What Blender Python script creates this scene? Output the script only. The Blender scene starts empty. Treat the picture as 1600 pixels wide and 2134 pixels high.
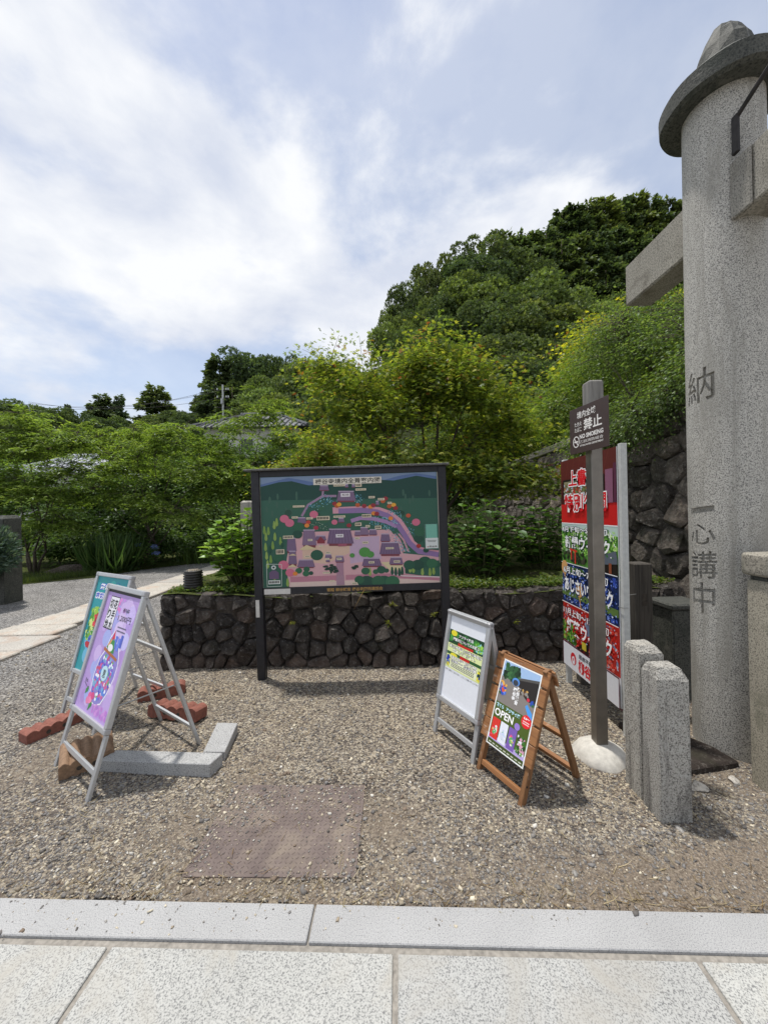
import bpy, bmesh, math, random
import numpy as np
from mathutils import Vector, Matrix

scene = bpy.context.scene
COL = scene.collection
rad = math.radians

# ------------------------------------------------------------------ camera
cam = bpy.data.cameras.new('camera')
cam.sensor_fit = 'HORIZONTAL'; cam.sensor_width = 36.0; cam.lens = 18.0
cam.clip_start = 0.05; cam.clip_end = 3000
cam_o = bpy.data.objects.new('camera', cam); COL.objects.link(cam_o)
cam_o.matrix_world = Matrix.Translation((0, 0, 1.5)) @ Matrix.Rotation(rad(90), 4, 'X') @ Matrix.Rotation(-0.020, 4, 'Z')
scene.camera = cam_o

# ------------------------------------------------------------------ world: blue sky behind broken white cloud
SUN_DIR = Vector((-0.20, 0.14, 1.0)).normalized()          # towards the sun, high noon sun slightly behind the scene
sun_el = math.asin(SUN_DIR.z); sun_az = math.atan2(SUN_DIR.x, SUN_DIR.y)
world = bpy.data.worlds.new('World'); scene.world = world; world.use_nodes = True
wt = world.node_tree; wt.nodes.clear()
def wn(t, **kw):
    n = wt.nodes.new(t)
    for k, v in kw.items():
        if k in n.inputs.keys(): n.inputs[k].default_value = v
        else: setattr(n, k, v)
    return n
wo = wn('ShaderNodeOutputWorld')
sky = wn('ShaderNodeTexSky', sky_type='NISHITA', sun_disc=False, sun_elevation=sun_el, sun_rotation=sun_az, altitude=200.0, air_density=1.0, dust_density=1.2, ozone_density=2.0)
bg_sky = wn('ShaderNodeBackground', Strength=0.15); wt.links.new(sky.outputs[0], bg_sky.inputs[0])
tc = wn('ShaderNodeTexCoord'); cx = wn('ShaderNodeMapping'); wt.links.new(tc.outputs['Generated'], cx.inputs[0]); cx.inputs['Scale'].default_value = (1.0, 0.8, 1.75); cx.inputs['Location'].default_value = (3.1, 7.4, 1.2)
nz1 = wn('ShaderNodeTexNoise', Scale=2.1, Detail=10.0, Roughness=0.56, Distortion=0.12); wt.links.new(cx.outputs[0], nz1.inputs['Vector'])
r1 = wn('ShaderNodeValToRGB'); wt.links.new(nz1.outputs[0], r1.inputs[0])
r1.color_ramp.interpolation = 'EASE'
r1.color_ramp.elements[0].position = 0.40; r1.color_ramp.elements[0].color = (0.42,) * 3 + (1,)
r1.color_ramp.elements[1].position = 0.55; r1.color_ramp.elements[1].color = (1, 1, 1, 1)
nz2 = wn('ShaderNodeTexNoise', Scale=3.6, Detail=10.0, Roughness=0.56, Distortion=0.15); wt.links.new(cx.outputs[0], nz2.inputs['Vector'])
r2 = wn('ShaderNodeValToRGB'); wt.links.new(nz2.outputs[0], r2.inputs[0])
r2.color_ramp.elements[0].position = 0.34; r2.color_ramp.elements[0].color = (0.64, 0.69, 0.81, 1)
r2.color_ramp.elements[1].position = 0.62; r2.color_ramp.elements[1].color = (0.93, 0.945, 0.97, 1)
bg_cl = wn('ShaderNodeBackground', Strength=1.0); wt.links.new(r2.outputs[0], bg_cl.inputs[0])
mx = wn('ShaderNodeMixShader'); wt.links.new(r1.outputs[0], mx.inputs[0]); wt.links.new(bg_sky.outputs[0], mx.inputs[1]); wt.links.new(bg_cl.outputs[0], mx.inputs[2])
wt.links.new(mx.outputs[0], wo.inputs[0])

# ------------------------------------------------------------------ sun through thin cloud, exposure
sun = bpy.data.lights.new('sun', 'SUN'); sun.energy = 3.7; sun.angle = rad(2.5); sun.color = (1.0, 0.955, 0.89)
sun_o = bpy.data.objects.new('sun', sun); COL.objects.link(sun_o)
sun_o.rotation_euler = SUN_DIR.to_track_quat('Z', 'Y').to_euler(); sun_o.location = (-5, 8, 30)
vs = scene.view_settings
vs.view_transform = 'Standard'; vs.look = 'None'; vs.gamma = 1.0; vs.exposure = 0.08; vs.use_curve_mapping = False
scene.cycles.max_bounces = 6; scene.cycles.diffuse_bounces = 3; scene.cycles.transmission_bounces = 4
scene.cycles.use_denoising = True

# ------------------------------------------------------------------ helpers
def srgb(h):
    if isinstance(h, str):
        h = h.lstrip('#'); c = [int(h[i:i + 2], 16) / 255 for i in (0, 2, 4)]
    else: c = h
    return tuple(x / 12.92 if x <= 0.04045 else ((x + 0.055) / 1.055) ** 2.4 for x in c)

def material(name, rough=0.8, metal=0.0, spec=0.5):
    m = bpy.data.materials.new(name); m.use_nodes = True
    b = m.node_tree.nodes['Principled BSDF']
    b.inputs['Roughness'].default_value = rough; b.inputs['Metallic'].default_value = metal
    b.inputs['Specular IOR Level'].default_value = spec
    return m, m.node_tree, b
def node(nt, t, **kw):
    n = nt.nodes.new(t)
    for k, v in kw.items():
        if k in n.inputs.keys(): n.inputs[k].default_value = v
        else: setattr(n, k, v)
    return n
def coord(nt, scale=(1, 1, 1), kind='Object'):
    t = node(nt, 'ShaderNodeTexCoord'); mp = node(nt, 'ShaderNodeMapping'); mp.inputs['Scale'].default_value = scale
    nt.links.new(t.outputs[kind], mp.inputs[0]); return mp.outputs[0]
def noise(nt, vec, scale, detail=4, rough=0.55, dist=0.0):
    n = node(nt, 'ShaderNodeTexNoise', Scale=scale, Detail=detail, Roughness=rough, Distortion=dist)
    nt.links.new(vec, n.inputs['Vector']); return n.outputs[0]
def voro(nt, vec, scale, feature='F1', out='Color'):
    n = node(nt, 'ShaderNodeTexVoronoi', Scale=scale, feature=feature); nt.links.new(vec, n.inputs['Vector'])
    return n.outputs[out]
def ramp(nt, fac, stops, interp='LINEAR'):
    r = node(nt, 'ShaderNodeValToRGB'); nt.links.new(fac, r.inputs[0]); cr = r.color_ramp; cr.interpolation = interp
    while len(cr.elements) < len(stops): cr.elements.new(0.5)
    for e, (p, c) in zip(cr.elements, stops):
        e.position = p; e.color = (tuple(c) if hasattr(c, '__len__') else (c, c, c)) + (1,)
    return r.outputs[0]
def mixc(nt, fac, a, b, mode='MIX'):
    n = node(nt, 'ShaderNodeMix', data_type='RGBA', blend_type=mode)
    for s, v in ((n.inputs[0], fac), (n.inputs[6], a), (n.inputs[7], b)):
        if hasattr(v, 'is_linked'): nt.links.new(v, s)
        elif hasattr(v, '__len__'): s.default_value = tuple(v) + (1,)
        else: s.default_value = v
    return n.outputs[2]
def bumpn(nt, b, h, strength=0.5, dist=0.01):
    n = node(nt, 'ShaderNodeBump', Strength=strength, Distance=dist); nt.links.new(h, n.inputs['Height'])
    nt.links.new(n.outputs[0], b.inputs['Normal'])
def objrand(nt):
    return node(nt, 'ShaderNodeObjectInfo').outputs['Random']
def setc(nt, b, sock): nt.links.new(sock, b.inputs['Base Color'])

MAT = {}
def mk_plain(name, c, rough=0.6, metal=0.0, spec=0.5, var=0.12, scale=30, bump=0.0):
    m, nt, b = material(name, rough, metal, spec); v = coord(nt)
    f = noise(nt, v, scale, 5)
    lo = tuple(x * (1 - var) for x in c); hi = tuple(min(1, x * (1 + var)) for x in c)
    setc(nt, b, ramp(nt, f, [(0.3, lo), (0.7, hi)]))
    if bump: bumpn(nt, b, f, bump, 0.003)
    MAT[name] = m; return m

def mk_granite(name, light, mid, dark, grain=230, bump=0.25, stain=None, rough=0.75, dfrac=0.42, lichen=None, streak=False):
    m, nt, b = material(name, rough); v = coord(nt)
    f = noise(nt, v, grain, 2, 0.7); c = ramp(nt, f, [(dfrac - 0.07, dark), (dfrac + 0.03, mid), (dfrac + 0.13, light)])
    big = noise(nt, v, 2.5, 5, 0.6); c = mixc(nt, 0.35, c, ramp(nt, big, [(0.3, 0.55), (0.7, 1.0)]), 'MULTIPLY')
    if stain:
        s = noise(nt, coord(nt, (6, 6, 0.7)) if streak else v, 1.6 if streak else 4.0, 6, 0.65, 0.6); c = mixc(nt, ramp(nt, s, [(0.50, 0.0), (0.66, 0.75)]), c, stain)
    if lichen:
        s = noise(nt, v, 14.0, 6, 0.7); c = mixc(nt, ramp(nt, s, [(0.56, 0.0), (0.64, 0.7)]), c, lichen)
    c = mixc(nt, 1.0, c, ramp(nt, objrand(nt), [(0, (0.86, 0.865, 0.885)), (0.5, (1.0, 0.99, 0.97)), (1, (1.07, 1.06, 1.03))]), 'MULTIPLY')
    setc(nt, b, c); bumpn(nt, b, mixc(nt, 0.5, f, noise(nt, v, grain * 0.25, 4)), bump, 0.004)
    MAT[name] = m; return m

def mk_attr(name, rough=0.45, spec=0.4):
    m, nt, b = material(name, rough, 0, spec); a = node(nt, 'ShaderNodeAttribute', attribute_name='Col')
    v = coord(nt); c = mixc(nt, 0.25, a.outputs[0], ramp(nt, noise(nt, v, 60, 4), [(0.3, 0.75), (0.7, 1.0)]), 'MULTIPLY')
    setc(nt, b, c); MAT[name] = m; return m
def mk_leaf(name, trans=0.4, gloss=0.05):
    m = bpy.data.materials.new(name); m.use_nodes = True; nt = m.node_tree; nt.nodes.clear()
    o = node(nt, 'ShaderNodeOutputMaterial'); a = node(nt, 'ShaderNodeAttribute', attribute_name='Col')
    d = node(nt, 'ShaderNodeBsdfDiffuse'); t = node(nt, 'ShaderNodeBsdfTranslucent'); g = node(nt, 'ShaderNodeBsdfGlossy', Roughness=0.42)
    nt.links.new(a.outputs[0], d.inputs[0])
    if 'far' in name:                       # every tree of the wood has its own tone
        a = node(nt, 'ShaderNodeMix', data_type='RGBA', blend_type='MULTIPLY'); a.inputs[0].default_value = 1.0
        at = node(nt, 'ShaderNodeAttribute', attribute_name='Col'); nt.links.new(at.outputs[0], a.inputs[6])
        nt.links.new(ramp(nt, objrand(nt), [(0, (0.72, 0.74, 0.80)), (0.35, (1.05, 0.98, 0.85)), (0.6, (0.85, 0.88, 0.95)), (0.85, (1.35, 1.18, 0.85)), (1, (1.0, 1.0, 1.1))]), a.inputs[7])
        nt.links.new(a.outputs[2], d.inputs[0]); col_out = a.outputs[2]
    else: col_out = a.outputs[0]
    tcn = mixc(nt, 1.0, col_out, (1.25, 1.3, 0.55), 'MULTIPLY'); nt.links.new(tcn, t.inputs[0])
    g.inputs[0].default_value = (0.9, 0.95, 1, 1)
    m1 = node(nt, 'ShaderNodeMixShader'); m1.inputs[0].default_value = trans
    nt.links.new(d.outputs[0], m1.inputs[1]); nt.links.new(t.outputs[0], m1.inputs[2])
    m2 = node(nt, 'ShaderNodeMixShader'); m2.inputs[0].default_value = gloss
    nt.links.new(m1.outputs[0], m2.inputs[1]); nt.links.new(g.outputs[0], m2.inputs[2]); nt.links.new(m2.outputs[0], o.inputs[0])
    MAT[name] = m; return m
def mk_wood(name, c1, c2, axis, rough=0.65, wear=None, grain=1.0):
    m, nt, b = material(name, rough); s = [45 * grain] * 3; s[axis] = 2.5 * grain
    v = coord(nt, tuple(s)); f = noise(nt, v, 1.0, 5, 0.6, 0.8)
    c = ramp(nt, f, [(0.28, c1), (0.55, c2), (0.75, tuple(x * 0.8 for x in c2))])
    c = mixc(nt, 0.5, c, ramp(nt, objrand(nt), [(0, 0.7), (1, 1.0)]), 'MULTIPLY')
    if wear:
        s2 = [22] * 3; s2[axis] = 6; w = noise(nt, coord(nt, tuple(s2)), 1.0, 7, 0.7)
        c = mixc(nt, ramp(nt, w, [(0.60, 0.0), (0.67, 0.8)]), c, wear)
    setc(nt, b, c); bumpn(nt, b, f, 0.35, 0.003); MAT[name] = m; return m

mk_granite('granite_paving', (0.455, 0.46, 0.445), (0.35, 0.355, 0.345), (0.165, 0.168, 0.17), grain=190, bump=0.08, dfrac=0.43, rough=0.7, stain=(0.36, 0.345, 0.31))
mk_granite('granite_border', (0.41, 0.415, 0.42), (0.34, 0.345, 0.355), (0.21, 0.215, 0.225), grain=250, bump=0.06, dfrac=0.42, rough=0.65)
mk_granite('granite_pillar', (0.55, 0.535, 0.495), (0.40, 0.39, 0.36), (0.14, 0.138, 0.132), grain=160, bump=0.7, dfrac=0.45, stain=(0.27, 0.26, 0.23), streak=True)
mk_granite('granite_mossy', (0.085, 0.087, 0.075), (0.05, 0.053, 0.045), (0.018, 0.02, 0.018), grain=80, bump=1.0, stain=(0.025, 0.031, 0.023), lichen=(0.11, 0.108, 0.09))
mk_granite('granite_beam', (0.36, 0.34, 0.29), (0.25, 0.235, 0.20), (0.09, 0.085, 0.07), grain=110, bump=0.6, stain=(0.12, 0.105, 0.08))
mk_granite('granite_old', (0.50, 0.48, 0.43), (0.32, 0.305, 0.27), (0.10, 0.092, 0.082), grain=150, bump=1.2, stain=(0.045, 0.04, 0.037), lichen=(0.46, 0.45, 0.41), streak=True)
mk_granite('granite_tan', (0.40, 0.37, 0.30), (0.30, 0.275, 0.225), (0.12, 0.11, 0.09), grain=120, bump=0.6, stain=(0.15, 0.15, 0.11))
mk_granite('granite_kerb', (0.42, 0.425, 0.43), (0.31, 0.315, 0.32), (0.15, 0.153, 0.157), grain=190, bump=0.12, dfrac=0.42)
mk_granite('path_stone', (0.52, 0.49, 0.44), (0.44, 0.415, 0.37), (0.27, 0.25, 0.22), grain=60, bump=0.5, stain=(0.40, 0.30, 0.23))
def mk_fieldstone(name, c1, c2, c3, lich):
    m, nt, b = material(name, 0.9, 0, 0.25); v = coord(nt)
    f = noise(nt, v, 9, 7, 0.65); c = ramp(nt, f, [(0.3, c1), (0.52, c2), (0.72, c3)])
    c = mixc(nt, 1.0, c, ramp(nt, objrand(nt), [(0, (0.55, 0.52, 0.50)), (0.5, (0.95, 0.90, 0.86)), (1, (1.35, 1.22, 1.12))]), 'MULTIPLY')
    s = noise(nt, v, 30, 8, 0.78); c = mixc(nt, ramp(nt, s, [(0.54, 0.0), (0.63, 0.7)]), c, lich)
    mo = noise(nt, v, 3.1, 5, 0.6); c = mixc(nt, ramp(nt, mo, [(0.60, 0.0), (0.72, 0.5)]), c, (0.055, 0.062, 0.03))
    setc(nt, b, c); bumpn(nt, b, mixc(nt, 0.4, noise(nt, v, 34, 10, 0.78), voro(nt, v, 22, 'F1', 'Distance')), 1.0, 0.10); MAT[name] = m
mk_fieldstone('fieldstone_dark', (0.05, 0.046, 0.043), (0.115, 0.107, 0.10), (0.21, 0.197, 0.183), (0.34, 0.325, 0.30))
mk_fieldstone('fieldstone_base', (0.085, 0.068, 0.058), (0.15, 0.125, 0.11), (0.23, 0.20, 0.175), (0.34, 0.31, 0.27))
mk_fieldstone('fieldstone_grey', (0.10, 0.09, 0.08), (0.21, 0.19, 0.168), (0.34, 0.315, 0.28), (0.44, 0.42, 0.38))
mk_plain('joint_soil_and_shade', (0.055, 0.046, 0.037), 1.0, var=0.4, scale=40)  # soil between stones; also the painted shade of brick holes and post mortises
mk_plain('mortar', (0.27, 0.25, 0.22), 0.95, var=0.3, scale=60, bump=0.5)
mk_plain('aluminium', (0.52, 0.53, 0.54), 0.42, 0.55, var=0.06, scale=80)
mk_plain('corner_cap', (0.42, 0.42, 0.43), 0.4, 0.3, var=0.05)
mk_plain('white_panel', (0.78, 0.79, 0.80), 0.35, var=0.03)
mk_plain('beige_panel', (0.42, 0.39, 0.33), 0.6, var=0.05)
mk_plain('black_paint', (0.012, 0.012, 0.016), 0.5, var=0.4, scale=25, bump=0.15)
mk_plain('black_cap', (0.10, 0.10, 0.095), 0.7, var=0.5, scale=60)
mk_plain('white_tape', (0.62, 0.60, 0.56), 0.6, var=0.08)
mk_plain('white_paint', (0.52, 0.53, 0.51), 0.5, var=0.1, scale=40)
mk_plain('maroon_edge', (0.10, 0.012, 0.03), 0.5)
mk_plain('brown_steel', (0.20, 0.18, 0.155), 0.38, 0.6, var=0.15, scale=12)
mk_plain('brown_plate', (0.050, 0.028, 0.024), 0.4, var=0.06)
mk_plain('concrete', (0.55, 0.53, 0.48), 0.9, var=0.15, scale=35, bump=0.8)
mk_plain('black_plastic', (0.03, 0.027, 0.025), 0.5, var=0.3)
mk_plain('iron', (0.03, 0.027, 0.026), 0.6, 0.5, var=0.3)
mk_plain('brick_red', (0.23, 0.085, 0.06), 0.85, var=0.25, scale=45, bump=0.4)
mk_plain('brick_tan', (0.24, 0.15, 0.09), 0.85, var=0.25, scale=60, bump=0.4)
mk_plain('steel_wire', (0.35, 0.35, 0.34), 0.4, 0.8)
mk_plain('roof_tile', (0.085, 0.09, 0.10), 0.6, var=0.25, scale=6)
mk_plain('roof_pale', (0.42, 0.44, 0.47), 0.6, var=0.1, scale=3)
mk_plain('plaster', (0.62, 0.61, 0.58), 0.9, var=0.06, scale=2)
mk_plain('window_dark', (0.02, 0.025, 0.03), 0.15)
mk_plain('bark', (0.075, 0.06, 0.045), 0.95, var=0.35, scale=22, bump=0.6)
mk_plain('bark_green', (0.10, 0.11, 0.045), 0.9, var=0.3, scale=22)
mk_wood('wood_brown_x', (0.17, 0.065, 0.022), (0.33, 0.15, 0.055), 0, wear=(0.50, 0.38, 0.29))
mk_wood('wood_brown_z', (0.13, 0.055, 0.020), (0.24, 0.115, 0.045), 2, wear=(0.36, 0.25, 0.17))
mk_wood('wood_grey', (0.10, 0.095, 0.085), (0.24, 0.23, 0.21), 2, rough=0.9)
mk_wood('wood_dark', (0.030, 0.026, 0.022), (0.085, 0.075, 0.063), 2, rough=0.9)
mk_attr('print'); mk_attr('print_matte', 0.7, 0.2); mk_attr('pebble', 0.9, 0.25)
mk_leaf('leaf', 0.48, 0.018); mk_leaf('leaf_glossy', 0.34, 0.05); mk_leaf('leaf_far', 0.36, 0.012)

def new_obj(name, me, mat=None, parent=None):
    o = bpy.data.objects.new(name, me); COL.objects.link(o)
    if mat is not None and me is not None and not me.materials: me.materials.append(MAT[mat] if isinstance(mat, str) else mat)
    if parent is not None: o.parent = parent
    return o
def tag(o, label=None, cat=None, group=None, kind=None):
    for k, v in (('label', label), ('category', cat), ('group', group), ('kind', kind)):
        if v: o[k] = v
    return o
def thing(name, label, cat, loc=(0, 0, 0), rotz=0.0, group=None):
    o = bpy.data.objects.new(name, None); COL.objects.link(o); o.empty_display_size = 0.1
    o.location = loc; o.rotation_euler = (0, 0, rotz); return tag(o, label, cat, group)

class MB:
    """collects shapes for ONE mesh"""
    def __init__(s, frame=None): s.v = []; s.f = []; s.M = frame
    def add(s, vs, fs):
        n = len(s.v)
        s.v += [tuple(s.M @ Vector(p)) if s.M else tuple(p) for p in vs]; s.f += [tuple(i + n for i in f) for f in fs]; return s
    def box(s, a, b):
        (x0, y0, z0), (x1, y1, z1) = a, b
        return s.add([(x0, y0, z0), (x1, y0, z0), (x1, y1, z0), (x0, y1, z0), (x0, y0, z1), (x1, y0, z1), (x1, y1, z1), (x0, y1, z1)],
                     [(0, 3, 2, 1), (4, 5, 6, 7), (0, 1, 5, 4), (1, 2, 6, 5), (2, 3, 7, 6), (3, 0, 4, 7)])
    def tube(s, pts, rs, n=8, cap=True):
        P = [Vector(p) for p in pts]; ring = []; vs = []; fs = []
        for i, p in enumerate(P):
            d = (P[min(i + 1, len(P) - 1)] - P[max(i - 1, 0)]).normalized()
            a = d.cross(Vector((0, 0, 1)) if abs(d.z) < 0.9 else Vector((1, 0, 0))).normalized(); b = d.cross(a)
            for k in range(n):
                t = 2 * math.pi * k / n; vs.append(p + (a * math.cos(t) + b * math.sin(t)) * rs[i])
        for i in range(len(P) - 1):
            for k in range(n): fs.append((i * n + k, i * n + (k + 1) % n, (i + 1) * n + (k + 1) % n, (i + 1) * n + k))
        if cap: fs.append(tuple(range(n))[::-1]); fs.append(tuple((len(P) - 1) * n + k for k in range(n)))
        return s.add(vs, fs)
    def lathe(s, prof, n=48, c=(0, 0), wob=None):
        vs = []; fs = []
        for j, (r, z) in enumerate(prof):
            for k in range(n):
                t = 2 * math.pi * k / n; q = r * (1 + (wob(t, j) if wob else 0))
                vs.append((c[0] + q * math.cos(t), c[1] + q * math.sin(t), z))
        for j in range(len(prof) - 1):
            for k in range(n): fs.append((j * n + k, j * n + (k + 1) % n, (j + 1) * n + (k + 1) % n, (j + 1) * n + k))
        fs.append(tuple(range(n))[::-1]); fs.append(tuple((len(prof) - 1) * n + k for k in range(n)))
        return s.add(vs, fs)
    def prism(s, poly, y0, y1):
        """polygon in x,z extruded along y"""
        n = len(poly); vs = [(x, y0, z) for x, z in poly] + [(x, y1, z) for x, z in poly]
        return s.add(vs, [tuple(range(n)), tuple(range(2 * n - 1, n - 1, -1))] + [(i, i + n, (i + 1) % n + n, (i + 1) % n) for i in range(n)])
    def mesh(s, name, bevel=0, smooth=False, segs=1, jitter=0, seed=0, subdiv=0):
        me = bpy.data.meshes.new(name); me.from_pydata(s.v, [], s.f)
        bm = bmesh.new(); bm.from_mesh(me)
        bmesh.ops.recalc_face_normals(bm, faces=bm.faces)
        if bevel:
            es = [e for e in bm.edges if len(e.link_faces) == 2 and e.calc_face_angle(0) > 0.5]
            bmesh.ops.bevel(bm, geom=es, offset=bevel, segments=segs, affect='EDGES', profile=0.6)
        if subdiv: bmesh.ops.subdivide_edges(bm, edges=bm.edges[:], cuts=subdiv, use_grid_fill=True)
        if jitter:
            rn = random.Random(seed)
            for v in bm.verts: v.co += Vector((rn.uniform(-1, 1), rn.uniform(-1, 1), rn.uniform(-1, 1))) * jitter
        bm.to_mesh(me); bm.free()
        if smooth: me.polygons.foreach_set('use_smooth', [True] * len(me.polygons))
        return me
    def build(s, name, mat, parent=None, **kw): return new_obj(name, s.mesh(name, **kw), mat, parent)

def np_mesh(name, V, F, cols=None, mat=None, parent=None, smooth=False):
    """V (n,3), F (m,k) arrays, cols (n,3) per vertex"""
    me = bpy.data.meshes.new(name); n = len(V); m, k = F.shape
    me.vertices.add(n); me.vertices.foreach_set('co', np.ascontiguousarray(V, dtype=np.float32).ravel())
    me.loops.add(m * k); me.loops.foreach_set('vertex_index', np.ascontiguousarray(F, dtype=np.int32).ravel())
    me.polygons.add(m); me.polygons.foreach_set('loop_start', np.arange(0, m * k, k, dtype=np.int32))
    me.update(calc_edges=True)
    if cols is not None:
        a = me.color_attributes.new('Col', 'FLOAT_COLOR', 'POINT')
        a.data.foreach_set('color', np.c_[cols, np.ones(n)].astype(np.float32).ravel())
    if smooth: me.polygons.foreach_set('use_smooth', [True] * m)
    return new_obj(name, me, mat, parent)

def unit(a): return a / np.maximum(np.linalg.norm(a, axis=1, keepdims=True), 1e-9)
TEMPL = {
    'diamond': (np.array([(0, 0, 0), (.27, .45, .08), (0, 1, -.05), (-.27, .45, .08)]), np.array([(0, 1, 2, 3)])),
    'narrow': (np.array([(0, 0, 0), (.15, .42, .04), (0, 1, -.08), (-.15, .42, .04)]), np.array([(0, 1, 2, 3)])),
    'ovate': (np.array([(0, 0, 0), (.27, .26, .07), (.25, .62, .05), (0, 1, -.10), (-.25, .62, .05), (-.27, .26, .07)]), np.array([(0, 1, 2, 3), (0, 3, 4, 5)])),
    'blade': (np.array([(-.022, 0, 0), (.022, 0, 0), (.018, .6, .06), (-.018, .6, .06), (.002, 1, .30), (-.002, 1, .30)]), np.array([(0, 1, 2, 3), (3, 2, 4, 5)])),
}
def _maple():
    v = []; f = []
    for a, l in ((-85, .55), (-42, .85), (0, 1.0), (42, .85), (85, .55)):
        n = len(v); c, s_ = math.cos(rad(a)), math.sin(rad(a))
        for x, y, z in ((0, 0, 0), (.13, .45, .03), (0, 1, -.06), (-.13, .45, .03)):
            x, y = x * 1.0, y * l; v.append((x * c + y * s_, -x * s_ + y * c, z))
        f.append((n, n + 1, n + 2, n + 3))
    return np.array(v), np.array(f)
TEMPL['maple'] = _maple()
def _clump(seed, k=5):
    r = np.random.default_rng(seed); v = []; f = []
    for i in range(k):
        a = r.uniform(0, 6.28); t = r.uniform(0.1, 1.0); c, s_ = math.cos(a), math.sin(a); n = len(v); o = r.uniform(-.25, .25, 3)
        for x, y, z in ((-.2, 0, 0), (.2, 0.1, 0), (.2, .7, 0), (-.15, .75, 0)):
            v.append((o[0] + x * c + y * s_ * .6, o[1] - x * s_ + y * c * .6, o[2] + y * t * .5))
        f.append((n, n + 1, n + 2, n + 3))
    return np.array(v), np.array(f)
TEMPL['clump'] = _clump(3)
def leaves(name, tm, P, D, N, S, C, mat, parent=None):
    T, F = TEMPL[tm]; y = unit(D); x = unit(np.cross(y, N)); n = np.cross(x, y); k = len(T); m = len(P)
    S = np.broadcast_to(np.asarray(S, float), (m,))[:, None, None]
    V = P[:, None, :] + S * (T[None, :, 0, None] * x[:, None, :] + T[None, :, 1, None] * y[:, None, :] + T[None, :, 2, None] * n[:, None, :])
    FF = (F[None] + (np.arange(m) * k)[:, None, None]).reshape(-1, F.shape[1])
    return np_mesh(name, V.reshape(-1, 3), FF, np.repeat(C, k, axis=0), mat, parent)
def palette(rng, n, cols, w=None, var=0.18):
    cols = np.array(cols); i = rng.choice(len(cols), n, p=None if w is None else np.array(w) / np.sum(w))
    return np.clip(cols[i] * (1 + var * rng.standard_normal((n, 1))), 0.004, 0.9)

# ------------------------------------------------------------------ text and flat print
_tc = {}
def text2d(body, bold=0.0):
    key = (body, bold)
    if key not in _tc:
        c = bpy.data.curves.new('t', 'FONT'); c.body = body; c.size = 1; c.resolution_u = 2; c.offset = bold
        o = bpy.data.objects.new('t', c); COL.objects.link(o)
        me = bpy.data.meshes.new_from_object(o.evaluated_get(bpy.context.evaluated_depsgraph_get()))
        v = np.array([p.co[:2] for p in me.vertices]) if len(me.vertices) else np.zeros((0, 2)); f = [tuple(p.vertices) for p in me.polygons]
        bpy.data.objects.remove(o); bpy.data.curves.remove(c); bpy.data.meshes.remove(me)
        _tc[key] = (v, f)
    return _tc[key]
class Print:
    """flat print: coloured shapes on thin ink layers, one mesh"""
    def __init__(s, frame, step=0.00025): s.M = frame; s.sh = []
    def poly(s, pts, col, layer=1):
        s.sh.append((layer, len(s.sh), list(pts), [tuple(range(len(pts)))], srgb(col))); return s
    def rect(s, x0, y0, x1, y1, col, layer=1): return s.poly([(x0, y0), (x1, y0), (x1, y1), (x0, y1)], col, layer)
    def disc(s, x, y, rx, ry, col, layer=1, n=14): return s.poly([(x + rx * math.cos(6.2832 * k / n), y + ry * math.sin(6.2832 * k / n)) for k in range(n)], col, layer)
    def band(s, pts, w, col, layer=1):
        for (a, b), (c, d) in zip(pts[:-1], pts[1:]):
            l = math.hypot(c - a, d - b) or 1; nx, ny = -(d - b) / l * w / 2, (c - a) / l * w / 2
            s.poly([(a + nx, b + ny), (a - nx, b - ny), (c - nx, d - ny), (c + nx, d + ny)], col, layer)
        for a, b in pts[1:-1]: s.disc(a, b, w / 2, w / 2, col, layer + 0.2, 10)
        return s
    def text(s, body, x0, y0, x1, y1, col, layer=3, bold=0.0, outline=None, ow=0.045):
        """text fitted into the box"""
        if outline: s.text(body, x0, y0, x1, y1, outline, layer - 0.5, bold + ow)
        v, f = text2d(body, bold)
        if not len(v): return s
        r, _ = text2d(body, 0.0); lo, hi = r.min(0), r.max(0); sx = (x1 - x0) / max(hi[0] - lo[0], 1e-6); sy = (y1 - y0) / max(hi[1] - lo[1], 0.3)
        w = (v - lo) * (sx, sy) + (x0, y0); s.sh.append((layer, len(s.sh), [tuple(q) for q in w], f, srgb(col))); return s
    def vtext(s, body, xc, ytop, size, col, layer=3, bold=0.0, outline=None, ow=0.05, pitch=1.08, aspect=1.0):
        for i, ch in enumerate(body):
            y = ytop - (i + 1) * size * pitch
            if ch != ' ': s.text(ch, xc - size * aspect / 2, y, xc + size * aspect / 2, y + size * 0.94, col, layer, bold, outline, ow)
        return s
    def speck(s, rng, x0, y0, x1, y1, n, size, cols, layer=2, asp=1.0):
        for i in range(n):
            r = size * rng.uniform(0.5, 1.2); x = rng.uniform(x0 + r, x1 - r); y = rng.uniform(y0 + r * asp, y1 - r * asp); a = rng.uniform(0, 6.28)
            s.poly([(x + r * q * math.cos(a + t), y + r * asp * q * math.sin(a + t)) for t, q in ((0, 1), (1.3, .6), (2.4, .95), (3.9, .6), (5.1, .9))], rng.choice(cols), layer + rng.random() * 0.6)
        return s
    def build(s, name, parent, mat='print'):
        me = bpy.data.meshes.new(name); M_ = s.M; s.v = []; s.f = []; s.c = []
        for k, (ly, i_, pts, fs, c) in enumerate(sorted(s.sh, key=lambda q: q[:2])):     # every shape its own ink layer, a few microns above the last
            n = len(s.v); s.v += [(x, y, 0.0002 + k * 4e-6) for x, y in pts]; s.c += [c] * len(pts); s.f += [tuple(j + n for j in f) for f in fs]
        me.from_pydata([tuple(M_ @ Vector(p)) for p in s.v], [], s.f)
        a = me.color_attributes.new('Col', 'FLOAT_COLOR', 'POINT')
        a.data.foreach_set('color', np.c_[np.array(s.c), np.ones(len(s.c))].astype(np.float32).ravel())
        return new_obj(name, me, mat, parent)
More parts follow.
